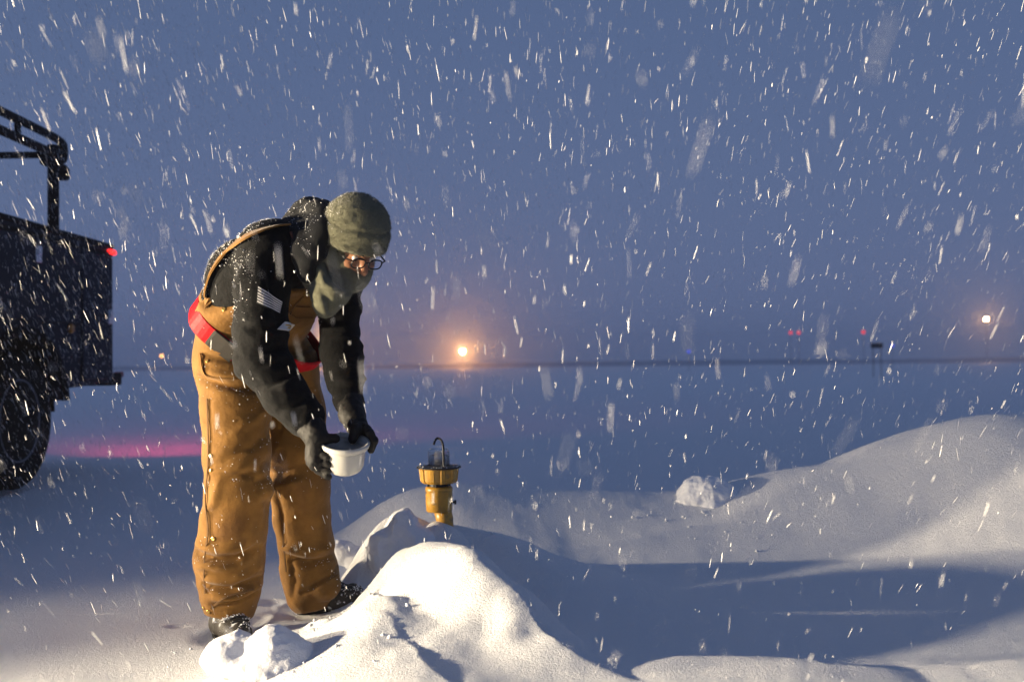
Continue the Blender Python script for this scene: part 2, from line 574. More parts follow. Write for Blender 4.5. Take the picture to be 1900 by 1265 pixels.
M['darkmetal'] = mat('dark_metal', (0.03, 0.03, 0.032), 0.45, metal=0.7, var=(30, 0.3))
M['glass'] = mat('clear_ribbed_glass', (0.97, 0.98, 1.0), 0.05, trans=1.0, ior=1.38)
M['lampcore'] = mat('lamp_filament_core', (0.6, 0.58, 0.55), 0.4)
M['truck'] = mat('dark_navy_truck_paint', (0.014, 0.018, 0.032), 0.65, spec=0.18, var=(6, 0.25), bump=[(6, 0.01, 0.2)])
M['truck2'] = mat('black_truck_trim', (0.006, 0.006, 0.008), 0.8, spec=0.15)
M['rubber'] = mat('tyre_rubber', (0.008, 0.008, 0.009), 0.85, spec=0.15, var=(20, 0.3), stain=((0.35, 0.37, 0.42), 9, 0.66))
M['rim'] = mat('steel_rim', (0.16, 0.17, 0.20), 0.5, metal=0.3, var=(15, 0.3))
M['amber'] = mat('amber_reflector', (0.45, 0.16, 0.01), 0.3)
M['red_lens'] = mat('red_lens_dull', (0.3, 0.01, 0.01), 0.3)
M['red_lit'] = mat('red_lamp_lit', (0.4, 0.01, 0.01), 0.4, emis=((1.0, 0.02, 0.015), 3.0))
M['glint'] = mat('chrome_handle', (0.6, 0.62, 0.66), 0.25, metal=1.0)
M['winglass'] = mat('truck_glass', (0.02, 0.025, 0.03), 0.08)
M['steel'] = mat('grey_steel_pole', (0.12, 0.12, 0.13), 0.5, metal=0.5)
M['scrub'] = mat('dark_scrub_bank', (0.46, 0.47, 0.52), 0.95)
def lamp_mat(n, c, s): return mat(n, c, 0.4, emis=(c, s))

# ------------------------------------------------------------------ snow-covered ground
def ridge_pts(lst):
    raw = [np.concatenate([P(px, py, Y), (wf, wb)]) for (px, py, Y, wf, wb) in lst]
    return [(q[:3], q[3], q[4]) for q in catmull(raw, 6)]
RA = ridge_pts([(1105, 1262, 2.88, .16, .3), (1055, 1212, 2.98, .16, .34), (1000, 1140, 3.08, .18, .36), (935, 1062, 3.25, .20, .32), (870, 1006, 3.4, .20, .27), (805, 988, 3.52, .20, .22), (770, 1000, 3.62, .18, .2)])
RE = ridge_pts([(722, 1090, 3.25, .25, .12), (745, 1140, 3.05, .4, .2), (800, 1205, 2.85, .45, .25), (870, 1262, 2.65, .45, .3), (930, 1330, 2.4, .4, .3)])
RB = ridge_pts([(676, 1060, 3.95, .10, .12), (700, 990, 4.05, .12, .15), (742, 942, 4.12, .13, .16), (800, 957, 4.16, .15, .2), (850, 964, 4.2, .2, .22), (940, 985, 4.24, .25, .25), (1040, 1030, 4.3, .3, .25)])
RC = ridge_pts([(690, 1000, 5.0, .3, .2), (735, 932, 5.1, .3, .25), (775, 898, 5.15, .4, .35), (840, 889, 5.2, .5, .4), (920, 892, 5.25, .55, .45), (1010, 897, 5.3, .55, .5), (1120, 900, 5.32, .55, .5), (1230, 901, 5.35, .58, .5), (1330, 893, 5.38, .6, .5), (1450, 864, 5.4, .62, .55), (1560, 847, 5.4, .65, .6), (1630, 828, 5.42, .68, .7), (1720, 793, 5.45, .72, .8), (1810, 764, 5.45, .78, .8), (1900, 757, 5.45, .8, .8), (2100, 770, 5.45, .8, .8), (2400, 860, 5.4, .8, .8)])
RD = ridge_pts([(1110, 1212, 2.95, .5, .2), (1250, 1200, 2.95, .6, .2), (1500, 1214, 2.9, .6, .2), (1720, 1236, 2.9, .6, .2), (1900, 1214, 2.9, .6, .2), (2400, 1214, 2.9, .6, .2)])

def ridge_h(x, y, RP):
    best = np.full(x.shape, 99.0); out = np.zeros(x.shape)
    for i in range(len(RP) - 1):
        (a, fa, ba), (b, fb, bb) = RP[i], RP[i + 1]
        ax_, ay_, bx_, by_ = a[0], a[1], b[0], b[1]
        dx, dy = bx_ - ax_, by_ - ay_; L2 = dx * dx + dy * dy
        t = np.clip(((x - ax_) * dx + (y - ay_) * dy) / L2, 0, 1)
        qx, qy = x - ax_ - t * dx, y - ay_ - t * dy
        d = np.hypot(qx, qy)
        side = dx * qy - dy * qx        # >0 : left of direction
        wd = np.where(side > 0, ba + t * (bb - ba), fa + t * (fb - fa))
        h = a[2] + t * (b[2] - a[2])
        val = h * np.exp(-(d / wd) ** 2 * 0.9)
        m = val > out
        out = np.where(m, val, out)
    return out

def ground_h(x, y):
    sh = x.shape
    x = x.ravel(); y = y.ravel()
    p = np.stack([x, y, np.zeros_like(x)], 1)
    # drift the sampling a little so that crests are not ruled lines
    wx = x + 0.035 * fbm(p * 5, 2, 3); wy = y + 0.035 * fbm(p * 5, 2, 9)
    # ridge RA runs away from the camera: swap sides so that 'front' = left flank
    h1 = ridge_h(wx, wy, RA)
    h4 = ridge_h(wx, wy, RD)
    h1 = (h1 ** 3 + ridge_h(wx, wy, RE) ** 3) ** (1 / 3)
    h2 = ridge_h(wx, wy, RB)
    h3 = ridge_h(x + 0.3 * (wx - x), y + 0.3 * (wy - y), RC)
    h = (np.maximum(h1, 0) ** 3 + np.maximum(h2, 0) ** 3 + np.maximum(h3, 0) ** 3 + h4 ** 3) ** (1 / 3)
    near = np.exp(-np.maximum(np.hypot(x, y - 3.2) - 3.5, 0) ** 2 / 8)
    h = h + near * (0.010 * fbm(p * 2.2, 2, 21) + 0.0016 * fbm(p * 12, 3, 31))
    # lumpy ploughed snow on the mound and banks
    lump = np.clip(np.maximum(h1, h2) / 0.2, 0, 1) + 0.1 * np.clip(h / .2, 0, 1)
    h = h + near * lump * (0.010 * fbm(p * 4.5, 2, 41) + 0.0025 * fbm(p * 18, 2, 51))
    # hollows and scoops on the lit mound
    for (px, py, Y, r, dp) in ((755, 1190, 2.98, .075, .020), (905, 1170, 3.05, .06, .016), (705, 1108, 3.2, .05, .012), (985, 1200, 3.0, .05, .014)):
        c = P(px, py, Y)
        h = h - dp * np.exp(-(((x - c[0]) / r) ** 2 + ((y - c[1]) / (r * 1.3)) ** 2))
    c = P(812, 966, 4.1)
    h = np.maximum(h, (c[2] + .03) * np.exp(-(((x - c[0]) / .22) ** 2 + ((y - c[1]) / .2) ** 2)))
    # foot pits and the step of snow in front of the boots
    for (px, py, Y, rx, ry, dp) in ((432, 1165, 3.58, .12, .14, .02), (585, 1125, 3.90, .16, .12, .018), (505, 1155, 3.65, .10, .08, .012), (330, 1137, 3.72, .04, .02, .012), (170, 1110, 3.9, .10, .012, .010)):
        c = P(px, py, Y)
        h = h - dp * np.exp(-(((x - c[0]) / rx) ** 2 + ((y - c[1]) / ry) ** 2) ** 2)
    for (px, py, Y, rx, ry, dp) in ((470, 1140, 3.78, .05, .09, .010), (545, 1168, 3.45, .09, .045, .018), (620, 1150, 3.42, .06, .05, .014), (500, 1090, 4.05, .06, .05, .012)):
        c = P(px, py, Y); rr = np.sqrt(((x - c[0]) / rx) ** 2 + ((y - c[1]) / ry) ** 2) + 0.25 * fbm(p * 16, 2, 91)
        h = h - dp * np.exp(-np.clip(rr, 0, 9) ** 4) + dp * 0.5 * np.exp(-((rr - 1.25) / .3) ** 2)
    # lip of snow pushed up between boots and mound
    c = P(640, 1105, 3.55)
    lip = 0.04 * np.exp(-(((x - c[0]) * 0.9 + (y - c[1]) * 0.45) / .16) ** 2 - ((-(x - c[0]) * .45 + (y - c[1]) * .9) / .05) ** 2)
    h = h + lip * (1 + 0.5 * fbm(p * 20, 2, 71))
    far = 1 - np.exp(-np.maximum(y - 6.5, 0) ** 2 / 18)
    h = h + far * (0.05 * fbm(p * np.array([0.10, 0.35, 1]), 3, 61) + 0.02 * fbm(p * np.array([0.5, 1.6, 1]), 2, 63))
    # wheel ruts beyond the truck and old ridges across the apron
    for (yy, a, wv) in ((11.7, .03, .3), (13.2, .03, .4), (17.5, .08, .6), (24, .1, .9)):
        h = h + a * np.exp(-((y - yy - 0.25 * np.sin(x * 0.35 + yy)) / wv) ** 2) * (0.6 + 0.4 * np.sin(x * .8 + yy * 3))
    h = h - 0.03
    return h.reshape(sh)

def axis_pts(a, b, step, lo, hi, grow=1.07):
    c = list(np.arange(a, b + 1e-6, step)); s = step
    r = [c[-1]]
    while r[-1] < hi: s *= grow; r.append(min(r[-1] + s, hi))
    s = step; l = [c[0]]
    while l[-1] > lo: s *= grow; l.append(max(l[-1] - s, lo))
    return np.array(l[1:][::-1] + c + r[1:])
GX = axis_pts(-1.5, 2.1, 0.0105, -600, 600); GY = axis_pts(2.2, 5.3, 0.0105, -60, 620)
gx, gy = np.meshgrid(GX, GY, indexing='ij')
gz = ground_h(gx, gy)
V = np.stack([gx, gy, gz], -1).reshape(-1, 3)
nx, ny = gx.shape
I = np.arange(nx * ny).reshape(nx, ny)
F = np.stack([I[:-1, :-1], I[1:, :-1], I[1:, 1:], I[:-1, 1:]], -1).reshape(-1, 4)
g = mesh_obj('snow_ground', V, F, M['snow'])
tag(g, 'snow covered ground with ploughed ridges and a lit foreground mound', 'ground', kind='structure')
def gh(x, y): return float(ground_h(np.array([x]), np.array([y]))[0])

# distant dark bank across the airfield
mb = MB()
xs = np.linspace(-260, 300, 220)
Vb = []; Fb = []
for i, x in enumerate(xs):
    h = 0.42 + 0.14 * math.sin(x * .07) + 0.10 * random.random()
    if x > 45: h += 0.5 * min((x - 45) / 40, 1)
    Vb += [(x, 118, -0.3), (x, 121, h * .8), (x, 123, h), (x, 128, -0.3)]
for i in range(len(xs) - 1):
    for k in range(3): Fb.append((i * 4 + k, i * 4 + 4 + k, i * 4 + 5 + k, i * 4 + 1 + k))
mb.add(Vb, Fb)
tag(mb.build('distant_bank', M['scrub']), 'low dark bank along the far edge of the airfield', 'bank', kind='structure')

# ------------------------------------------------------------------ loose snow lumps
def lump(name, label, parts, res, amp, seed, base, group=None, crust=True):
    pts = np.array([q[0] for q in parts]); mr = max(max(q[1]) for q in parts) + 0.04
    F_ = Field(pts.min(0) - mr, pts.max(0) + mr, res)
    for c, r in parts: F_.ell(c, r, None, 0.03)
    v, f = F_.mesh(); n = vnormals(v, f)
    d = amp * fbm(v * 14, 4, seed) + amp * 0.5 * ridged(v * 22, 2, seed + 5)
    if crust: d += -amp * 1.1 * np.clip(vnoise(v * 30, seed + 9), 0, 1) * np.clip(0.4 - n[:, 2], 0, 1)
    v = v + n * d[:, None]
    o = mesh_obj(name, v, f, M['snow_fine'], None, base)
    return tag(o, label, 'snow lump', group)
c1 = P(428, 1205, 3.02); c2 = P(512, 1198, 3.0)
lump('snow_lump', 'two lobed lump of fresh snow in front of the near boot', [((c1[0] - .01, c1[1], c1[2] - .022), (.072, .08, .062)), ((c1[0] + .02, c1[1] + .02, c1[2] - .005), (.05, .06, .055)), ((c2[0] - .012, c2[1], c2[2] - .008), (.07, .08, .072)), ((c2[0] + .035, c2[1], c2[2] - .03), (.078, .08, .06)), ((c2[0] - .02, c2[1] - .02, c2[2] - .06), (.13, .1, .045))], 0.0045, 0.008, 11, (c1[0], c1[1], gh(c1[0], c1[1])), 'loose snow lumps')
c3 = P(1318, 918, 5.12)
lump('snow_lump', 'rounded snow clod with crumbled underside on the right hand bank', [((c3[0], c3[1] + .12, c3[2] - .02), (.15, .14, .10)), ((c3[0] - .09, c3[1] + .07, c3[2] - .05), (.08, .07, .05)), ((c3[0] + .15, c3[1] + .12, c3[2] - .05), (.15, .1, .06)), ((c3[0] + .02, c3[1] + .0, c3[2] - .07), (.07, .05, .035))], 0.008, 0.013, 23, tuple(c3 - np.array((0, 0, .1))), 'loose snow lumps')
c4 = P(1135, 985, 4.86)
lump('snow_lump', 'small snow crumb on the bank face right of the yellow light', [(c4 + np.array((0, .02, -.02)), (.04, .035, .022)), (c4 + np.array((.03, .02, -.025)), (.03, .03, .016))], 0.005, 0.006, 29, tuple(c4), 'loose snow lumps')
c5 = P(745, 985, 4.0)
lump('snow_lump', 'grey shaded slab of crusted snow beside the yellow light stem', [(c5 + np.array((0, 0, -.03)), (.075, .06, .12)), (c5 + np.array((-.06, -.02, -.08)), (.08, .06, .09)), (c5 + np.array((.07, 0, -.06)), (.07, .06, .07))], 0.006, 0.014, 37, tuple(c5 - np.array((0, 0, .15))), 'loose snow lumps')
c6 = P(632, 1015, 4.3)
lump('snow_lump', 'small pale snow lump seen between the far leg and the mound', [(c6 + np.array((0, 0, -.02)), (.06, .06, .05)), (c6 + np.array((.07, 0, -.05)), (.06, .06, .05))], 0.006, 0.01, 41, tuple(c6 - np.array((0, 0, .08))), 'loose snow lumps')

cr = []; cf = []
ico = np.array([(1, 0, 0), (-1, 0, 0), (0, 1, 0), (0, -1, 0), (0, 0, 1), (0, 0, -1)], float)
icf = [(0, 2, 4), (2, 1, 4), (1, 3, 4), (3, 0, 4), (2, 0, 5), (1, 2, 5), (3, 1, 5), (0, 3, 5)]
rc = np.random.default_rng(77)
spots = [(500, 1170, 3.35, .30, .2), (620, 1120, 3.5, .18, .15), (600, 1230, 2.95, .2, .12), (700, 1060, 3.75, .2, .2), (1330, 950, 4.95, .4, .2), (760, 960, 4.1, .2, .12)]
for (px, py, Y, sx, sy) in spots:
    c = P(px, py, Y); n_ = 45
    X_ = c[0] + rc.normal(size=n_) * sx * .6; Y_ = c[1] + rc.normal(size=n_) * sy * .6; Z_ = ground_h(X_, Y_)
    for k in range(n_):
        s_ = .002 + .009 * rc.random() ** 3
        q = np.linalg.qr(rc.normal(size=(3, 3)))[0]
        b_ = len(cr); cr += [tuple(p) for p in (ico * (s_ * (.6 + .7 * rc.random((6, 1))))) @ q.T + np.array((X_[k], Y_[k], Z_[k] + s_ * .25))]
        cf += [tuple(i + b_ for i in t) for t in icf]
tag(mesh_obj('snow_crumbs', cr, cf, M['snow_fine'], smooth=True), 'tiny snow crumbs scattered over the trodden snow', 'snow', kind='stuff')
gx_ = rc.uniform(-2.1, 2.6, 1500); gy_ = 2.6 + 2.7 * rc.random(1500) ** 1.3; gz_ = ground_h(gx_, gy_)
cr = []; cf = []
for k in range(1500):
    s_ = .0007 + .0011 * rc.random() ** 2; b_ = len(cr)
    q = np.linalg.qr(rc.normal(size=(3, 3)))[0]
    cr += [tuple(p) for p in (ico * s_) @ q.T + np.array((gx_[k], gy_[k], gz_[k] + s_))]
    cf += [tuple(i + b_ for i in t) for t in icf]
tag(mesh_obj('ice_crystals', cr, cf, M['flake'], smooth=False), 'glinting ice crystals lying on the snow surface', 'snow', kind='stuff')
# ------------------------------------------------------------------ person
base = P(500, 1150, 3.72); base[2] = gh(base[0], base[1])
Fd = np.array((0.79, -0.62, 0.0)); Lf = np.array((0.62, 0.79, 0.0))
# head frame
yaw = R(-48); pit = R(36)
Fh = np.array((math.cos(yaw), math.sin(yaw), 0)); Zu = np.array((0, 0, 1.0))
HU = math.cos(pit) * Zu + math.sin(pit) * Fh
HW = math.cos(pit) * Fh - math.sin(pit) * Zu
HL = np.cross(HU, HW)          # his left
HC = P(652, 460, 3.46)
HM = np.stack([HL, HW, HU], 1)  # columns: left, forward, up
def hd(l, w_, u): return HC + HL * l + HW * w_ + HU * u

pelR, pelL = P(430, 668, 3.67), P(522, 676, 3.84)
waR, waL = P(426, 588, 3.63), P(498, 612, 3.80)
miR, miL = P(457, 516, 3.55), P(522, 556, 3.72)
shbR, shbL = P(512, 474, 3.48), P(585, 503, 3.67)
neckB = P(592, 462, 3.55)
shR, shL = P(492, 468, 3.43), P(630, 520, 3.72)
elR, elL = P(486, 668, 3.36), P(632, 650, 3.66)
wrR, wrL = P(580, 796, 3.34), P(648, 752, 3.55)
hipR, hipL = P(428, 690, 3.66), P(540, 700, 3.85)
knR, knL = P(445, 905, 3.59), P(561, 880, 3.81)
anR, anL = P(420, 1130, 3.62), P(573, 1105, 3.90)

lo = (-1.45, 3.05, -0.12); hi = (-0.35, 4.25, 1.72)
# the body itself, one continuous skin
B = Field(lo, hi, 0.007)
for a, b in ((pelR, waR), (pelL, waL)): B.cone(a, b, .085, .08, .05)
for a, b in ((waR, miR), (waL, miL), (miR, shbR), (miL, shbL)): B.cone(a, b, .08, .08, .05)
B.cone(waR, waL, .07, .07, .05); B.cone(miR, miL, .08, .08, .05); B.cone(shbR, shbL, .08, .08, .05); B.cone(pelR, pelL, .08, .08, .05)
B.chain([hipR, knR, anR], [.075, .055, .04], .03); B.chain([hipL, knL, anL], [.075, .055, .04], .03)
B.cone(shbR, shR, .07, .055, .03); B.cone(shbL, shL, .07, .055, .03)
B.chain([shR, elR, wrR], [.05, .042, .03], .02); B.chain([shL, elL, wrL], [.05, .042, .03], .02)
B.cone(neckB, hd(0, -.03, -.06), .06, .058, .03)
B.ell(hd(0, 0, .03), (.076, .096, .09), HM, .03)
B.ell(hd(0, .02, -.04), (.062, .078, .078), HM, .03)
B.cone(hd(0, .092, .008), hd(0, .116, -.028), .010, .014, .012)      # nose
B.ell(hd(0, .082, .028), (.055, .02, .012), HM, .012)                # brow
for s in (-1, 1):
    B.ell(hd(.033 * s, .100, .008), (.018, .016, .013), HM, .01, 's')  # sockets
    B.ell(hd(.042 * s, .070, -.022), (.022, .02, .016), HM, .015)     # cheekbones
    B.ell(hd(.078 * s, -.005, -.01), (.01, .018, .03), HM, .008)      # ears
B.ell(hd(0, .088, -.062), (.022, .012, .008), HM, .008)               # lips
B.ell(hd(0, .078, -.095), (.022, .02, .018), HM, .015)                # chin
v, f = B.mesh()
person = mesh_obj('person', v, f, M['skin'], None, base)
tag(person, 'person in black fleece and brown bib overalls bending over a white jar', 'person')
for s in (-1, 1):
    mb = MB(); mb.lathe([(0.0001, -.0115), (.008, -.008), (.0115, 0), (.008, .008), (0.0001, .0115)], 12, Matrix(HM), hd(.033 * s, .083, .008))
    e = mb.build('eye', M['eye'], person, smooth=True)
    mb = MB(); mb.lathe([(.0055, 0), (.004, .0015), (0.0001, .002)], 10, Matrix(np.stack([HL, HU, HW], 1)), hd(.033 * s, .0935, .005))
    mb.build('iris', M['iris'], e)
    mb = MB(); mb.tube([hd(.014 * s, .101, .026), hd(.032 * s, .099, .032), hd(.05 * s, .085, .026)], [.003, .004, .002], 6); mb.build('eyebrow', M['brow'], person)

# -------- overalls
def legfield(side):
    F_ = Field(lo, hi, 0.008)
    F_.cone(pelR, waR, .130, .116, .05); F_.cone(pelL, waL, .125, .112, .05)
    F_.cone(waR, waL, .105, .105, .04); F_.cone(pelR, pelL, .125, .12, .05)
    F_.cone(waR, miR, .116, .118, .03); F_.cone(waL, miL, .112, .12, .03); F_.cone(P(440, 548, 3.6), P(512, 580, 3.77), .11, .11, .04)
    F_.plane_cut(P(470, 548, 3.70), (miR + miL) / 2 - (waR + waL) / 2)
    if side == 'R':
        F_.chain([P(433, 690, 3.66), P(438, 760, 3.63), P(440, 840, 3.60), P(441, 910, 3.59), P(434, 975, 3.60), P(425, 1035, 3.615), P(427, 1085, 3.62), P(425, 1118, 3.62)],
                 [.130, .119, .113, .109, .113, .120, .104, .093], .03)
        ank = P(425, 1143, 3.60); F_.plane_cut(ank, (-0.12, -0.12, -1))
    else:
        F_.chain([P(530, 690, 3.85), P(543, 760, 3.84), P(552, 830, 3.82), P(556, 900, 3.82), P(560, 960, 3.84), P(568, 1010, 3.86), P(574, 1060, 3.88), P(576, 1098, 3.90)],
                 [.125, .116, .112, .107, .102, .098, .100, .090], .03)
        F_.cone(P(585, 1075, 3.88), P(606, 1085, 3.83), .075, .05, .04)
        F_.plane_cut(P(573, 1132, 3.90), (0.22, -0.1, -1))
    return F_
A = legfield('R'); A2 = legfield('L')
A.f = np.minimum(A.f, A2.f)
# bib over the chest: shell of the torso, cut to the front panel
T = Field(lo, hi, 0.008)
for a, b in ((waR, miR), (waL, miL), (miR, shbR), (miL, shbL)): T.cone(a, b, .125, .125, .05)
T.cone(miR, miL, .125, .125, .04); T.cone(shbR, shbL, .115, .115, .04)
up_t = (shbR + shbL) / 2 - (waR + waL) / 2; up_t /= np.linalg.norm(up_t)
fr_t = Fd - up_t * (Fd @ up_t); fr_t /= np.linalg.norm(fr_t); lf_t = np.cross(up_t, fr_t)
tc_ = (miR + miL) / 2
x, y, z = T.grid((slice(None),) * 3)
du = (x - tc_[0]) * up_t[0] + (y - tc_[1]) * up_t[1] + (z - tc_[2]) * up_t[2]
dfw = (x - tc_[0]) * fr_t[0] + (y - tc_[1]) * fr_t[1] + (z - tc_[2]) * fr_t[2]
dl = (x - tc_[0]) * lf_t[0] + (y - tc_[1]) * lf_t[1] + (z - tc_[2]) * lf_t[2]
halfw = np.clip(0.175 - 0.45 * (du + 0.02), 0.10, 0.24)
reg = np.maximum.reduce([np.broadcast_to(0.0 - dfw, T.f.shape), np.broadcast_to(np.abs(dl) - halfw, T.f.shape), np.broadcast_to(du - 0.155, T.f.shape), np.broadcast_to(-du - 0.20, T.f.shape)])
T.f = np.maximum(T.f - 0.014, reg.astype(np.float32))
A.f = np.minimum(A.f, T.f)
v, f = A.mesh(); v = smooth_v(v, f, 1, 0.4); n = vnormals(v, f)
d = np.zeros(len(v))
legm = np.clip((0.95 - v[:, 2]) / 0.1, 0, 1)
d += 0.0055 * ridged(v * np.array([5, 5, 9.0]), 3, 2) * legm + 0.004 * fbm(v * 9, 3, 4)
d += 0.0035 * ridged(v * np.array([9, 9, 16.0]), 2, 8) * np.clip((0.25 - v[:, 2]) / 0.1, 0, 1)
folds = [
    ([(368, 700), (420, 712), (480, 722)], 3.55, .016, -.018), ([(372, 690), (425, 698), (490, 700)], 3.55, .018, .014),
    ([(380, 660), (430, 668), (490, 670)], 3.55, .012, -.014), ([(500, 745), (470, 780), (440, 800)], 3.52, .018, .010),
    ([(500, 790), (465, 830), (420, 850)], 3.5, .016, -.009), ([(497, 850), (460, 880), (410, 885)], 3.5, .015, -.010), ([(385, 875), (430, 872), (480, 862)], 3.5, .016, .008),
    ([(372, 960), (400, 930), (410, 890)], 3.5, .018, .010),
    ([(362, 1028), (400, 1036), (440, 1034), (470, 1020)], 3.5, .014, -.022), ([(364, 1012), (410, 1018), (450, 1014)], 3.5, .02, .016), ([(365, 1050), (395, 1046), (420, 1052)], 3.5, .014, .014),
    ([(380, 1085), (430, 1092), (470, 1078)], 3.52, .012, -.018), ([(385, 1070), (430, 1074), (468, 1060)], 3.52, .016, .012), ([(400, 1108), (440, 1108), (476, 1092)], 3.52, .012, .012), ([(395, 1122), (430, 1118), (470, 1105)], 3.52, .008, -.014),
    ([(500, 880), (540, 868), (600, 850)], 3.73, .014, -.010), ([(503, 905), (530, 900), (560, 890)], 3.73, .016, .011), ([(512, 900), (520, 950), (525, 1010)], 3.74, .012, -.012), ([(500, 850), (515, 880), (510, 925)], 3.73, .016, .012),
    ([(530, 1030), (570, 1042), (615, 1038)], 3.78, .013, -.017), ([(525, 1012), (570, 1022), (612, 1018)], 3.78, .018, .012), ([(560, 1100), (590, 1080), (625, 1062)], 3.78, .009, -.014), ([(540, 1040), (548, 1075), (540, 1110)], 3.79, .014, -.010),
    ([(540, 700), (575, 720), (600, 760)], 3.76, .014, -.010), ([(520, 690), (560, 672), (575, 645)], 3.74, .016, .012), ([(525, 660), (555, 655), (573, 640)], 3.72, .010, -.014),
]
d += 1.35 * fold_disp(v, n, folds)
v = v + n * d[:, None]
ov = mesh_obj('overalls', v, f, M['canvas'], person)
ov['label'] = 'brown duck canvas bib overalls with folds at the knees'
bv_ov = bvh_of(v, f)

# -------- jacket with sleeves
J = Field(lo, hi, 0.0075)
for a, b in ((waR, miR), (waL, miL), (miR, shbR), (miL, shbL)): J.cone(a, b, .112, .125, .05)
J.cone(miR, miL, .125, .125, .04); J.cone(shbR, shbL, .112, .112, .04)
J.cone(waR, waL, .10, .10, .04)
J.cone(shbR, shR, .10, .088, .04); J.cone(shbL, shL, .095, .08, .04)
J.chain([shR, P(487, 540, 3.39), P(484, 610, 3.37), elR, P(525, 730, 3.34), P(562, 775, 3.335)], [.089, .090, .088, .086, .074, .062], .02)
J.chain([shL, P(631, 580, 3.70), elL, P(640, 700, 3.61), P(648, 745, 3.56)], [.080, .073, .070, .060, .050], .02)
J.cone(shbR, neckB, .08, .075, .04); J.cone(shbL, neckB, .08, .075, .04)
J.plane_cut(P(440, 588, 3.65), -up_t)
v, f = J.mesh(); v = smooth_v(v, f, 1, 0.4); n = vnormals(v, f)
arm = np.clip((P(0, 560, 3.4)[2] - v[:, 2]) / 0.15, 0, 1)
d = 0.010 * ridged(v * np.array([7, 7, 13.0]), 3, 12) * (0.35 + 0.65 * arm) + 0.004 * fbm(v * 12, 3, 14)
fl = np.clip((v[:, 0] - P(585, 0, 3.6)[0]) / 0.05, 0, 1)
d += fl * 0.008 * ridged(v * np.array([4, 4, 22.0]), 2, 19)
d += 1.4 * fold_disp(v, n, [([(445, 660), (490, 655), (540, 640)], 3.3, .016, -.014), ([(445, 690), (490, 690), (535, 680)], 3.3, .018, .012), ([(470, 722), (510, 712), (545, 692)], 3.3, .013, -.012), ([(440, 600), (480, 612), (530, 600)], 3.3, .015, -.008), ([(505, 480), (515, 540), (530, 600)], 3.38, .016, -.018), ([(440, 540), (460, 500), (500, 470)], 3.36, .02, .008), ([(510, 765), (545, 755), (570, 735)], 3.28, .012, -.008)])
v = v + n * d[:, None]
jk = mesh_obj('jacket', v, f, M['jacket'], person)
jk['label'] = 'black fleece jacket dusted with snow'
bv_j = bvh_of(v, f); jv, jf, jn = v, f, vnormals(v, f)

# hood bunched at the back of the neck
Hd = Field((-1.0, 3.3, 1.1), (-0.45, 3.9, 1.7), 0.006)
hp = [P(555, 402, 3.62), P(575, 395, 3.55), P(592, 402, 3.47), P(596, 430, 3.40), P(586, 468, 3.37)]
Hd.chain(hp, [.045, .047, .045, .042, .036], .03)
Hd.chain([P(548, 420, 3.62), P(552, 425, 3.53), P(560, 440, 3.44), P(566, 470, 3.39), P(570, 510, 3.38)], [.05, .052, .05, .042, .03], .03)
Hd.chain([P(600, 385, 3.66), P(585, 388, 3.6), P(560, 400, 3.58)], [.03, .034, .04], .03)
v, f = Hd.mesh(); n = vnormals(v, f)
v = v + n * (0.008 * ridged(v * np.array([10, 10, 10.0]), 3, 77) + 0.004 * fbm(v * 25, 2, 78))[:, None]
mesh_obj('hood', v, f, M['hood'], person)['label'] = 'black hood bunched behind the neck'
bv_h = bvh_of(v, f); hv, hf, hn = v, f, vnormals(v, f)

# -------- balaclava : fleece cap and lower face cover
C_ = Field((-0.85, 3.2, 1.05), (-0.25, 3.75, 1.72), 0.005)
C_.ell(hd(0, -.012, .070), (.114, .124, .122), HM, .02)
C_.ell(hd(0, -.006, .034), (.108, .117, .070), HM, .03)
C_.plane_cut(hd(0, .02, .016), HU * -1 + HW * 0.22)
v, f = C_.mesh(); n = vnormals(v, f)
rel = v - HC; uu = rel @ HU; ww = rel @ HW
band = 0.088 + 0.03 * ww / .12
d = -0.0035 * np.exp(-((uu - band) / 0.006) ** 2) + 0.003 * np.exp(-((uu - band + .02) / 0.014) ** 2)
d += 0.003 * np.exp(-((uu - 0.022 - .2 * ww) / 0.010) ** 2)
d += 0.005 * fbm(v * 11, 3, 31) + 0.002 * fbm(v * 60, 2, 35)
v = v + n * d[:, None]
cap_o = mesh_obj('fleece_cap', v, f, M['olive'], person)
cap_o['label'] = 'olive fleece winter cap'
bv_c = bvh_of(v, f); cv, cf, cn = v, f, vnormals(v, f)

G_ = Field((-0.95, 3.15, 0.9), (-0.25, 3.8, 1.6), 0.0055)
G_.ell(hd(0, -.01, -.045), (.090, .106, .085), HM, .02)
G_.ell(hd(0, .035, -.082), (.070, .080, .060), HM, .03)
G_.cone(hd(0, -.035, -.01), P(602, 505, 3.46), .098, .082, .03)
G_.chain([hd(-.03, .0, -.10), P(612, 540, 3.40), P(605, 566, 3.37)], [.058, .060, .042], .03)
# face opening
G_.ell(hd(0, .115, .016), (.074, .075, .062), HM, .008, 's')
G_.cone(hd(0, .115, -.005), hd(0, .14, -.05), .030, .034, .010, 's')
v, f = G_.mesh(); n = vnormals(v, f)
rel = v - HC
d = 0.005 * fbm(v * 10, 3, 41) + 0.0045 * ridged(v * np.array([8, 8, 14.0]), 2, 43)
d += 1.6 * fold_disp(v, n, [([(588, 470), (610, 505), (640, 535)], 3.36, .010, -.012), ([(592, 500), (605, 530), (640, 545)], 3.36, .012, .008), ([(640, 545), (655, 540), (668, 528)], 3.36, .007, -.012), ([(600, 545), (610, 560), (612, 585)], 3.33, .012, -.008)])
v = v + n * d[:, None]
gt = mesh_obj('face_cover', v, f, M['olive'], person)
gt['label'] = 'olive fleece balaclava pulled over mouth and neck'

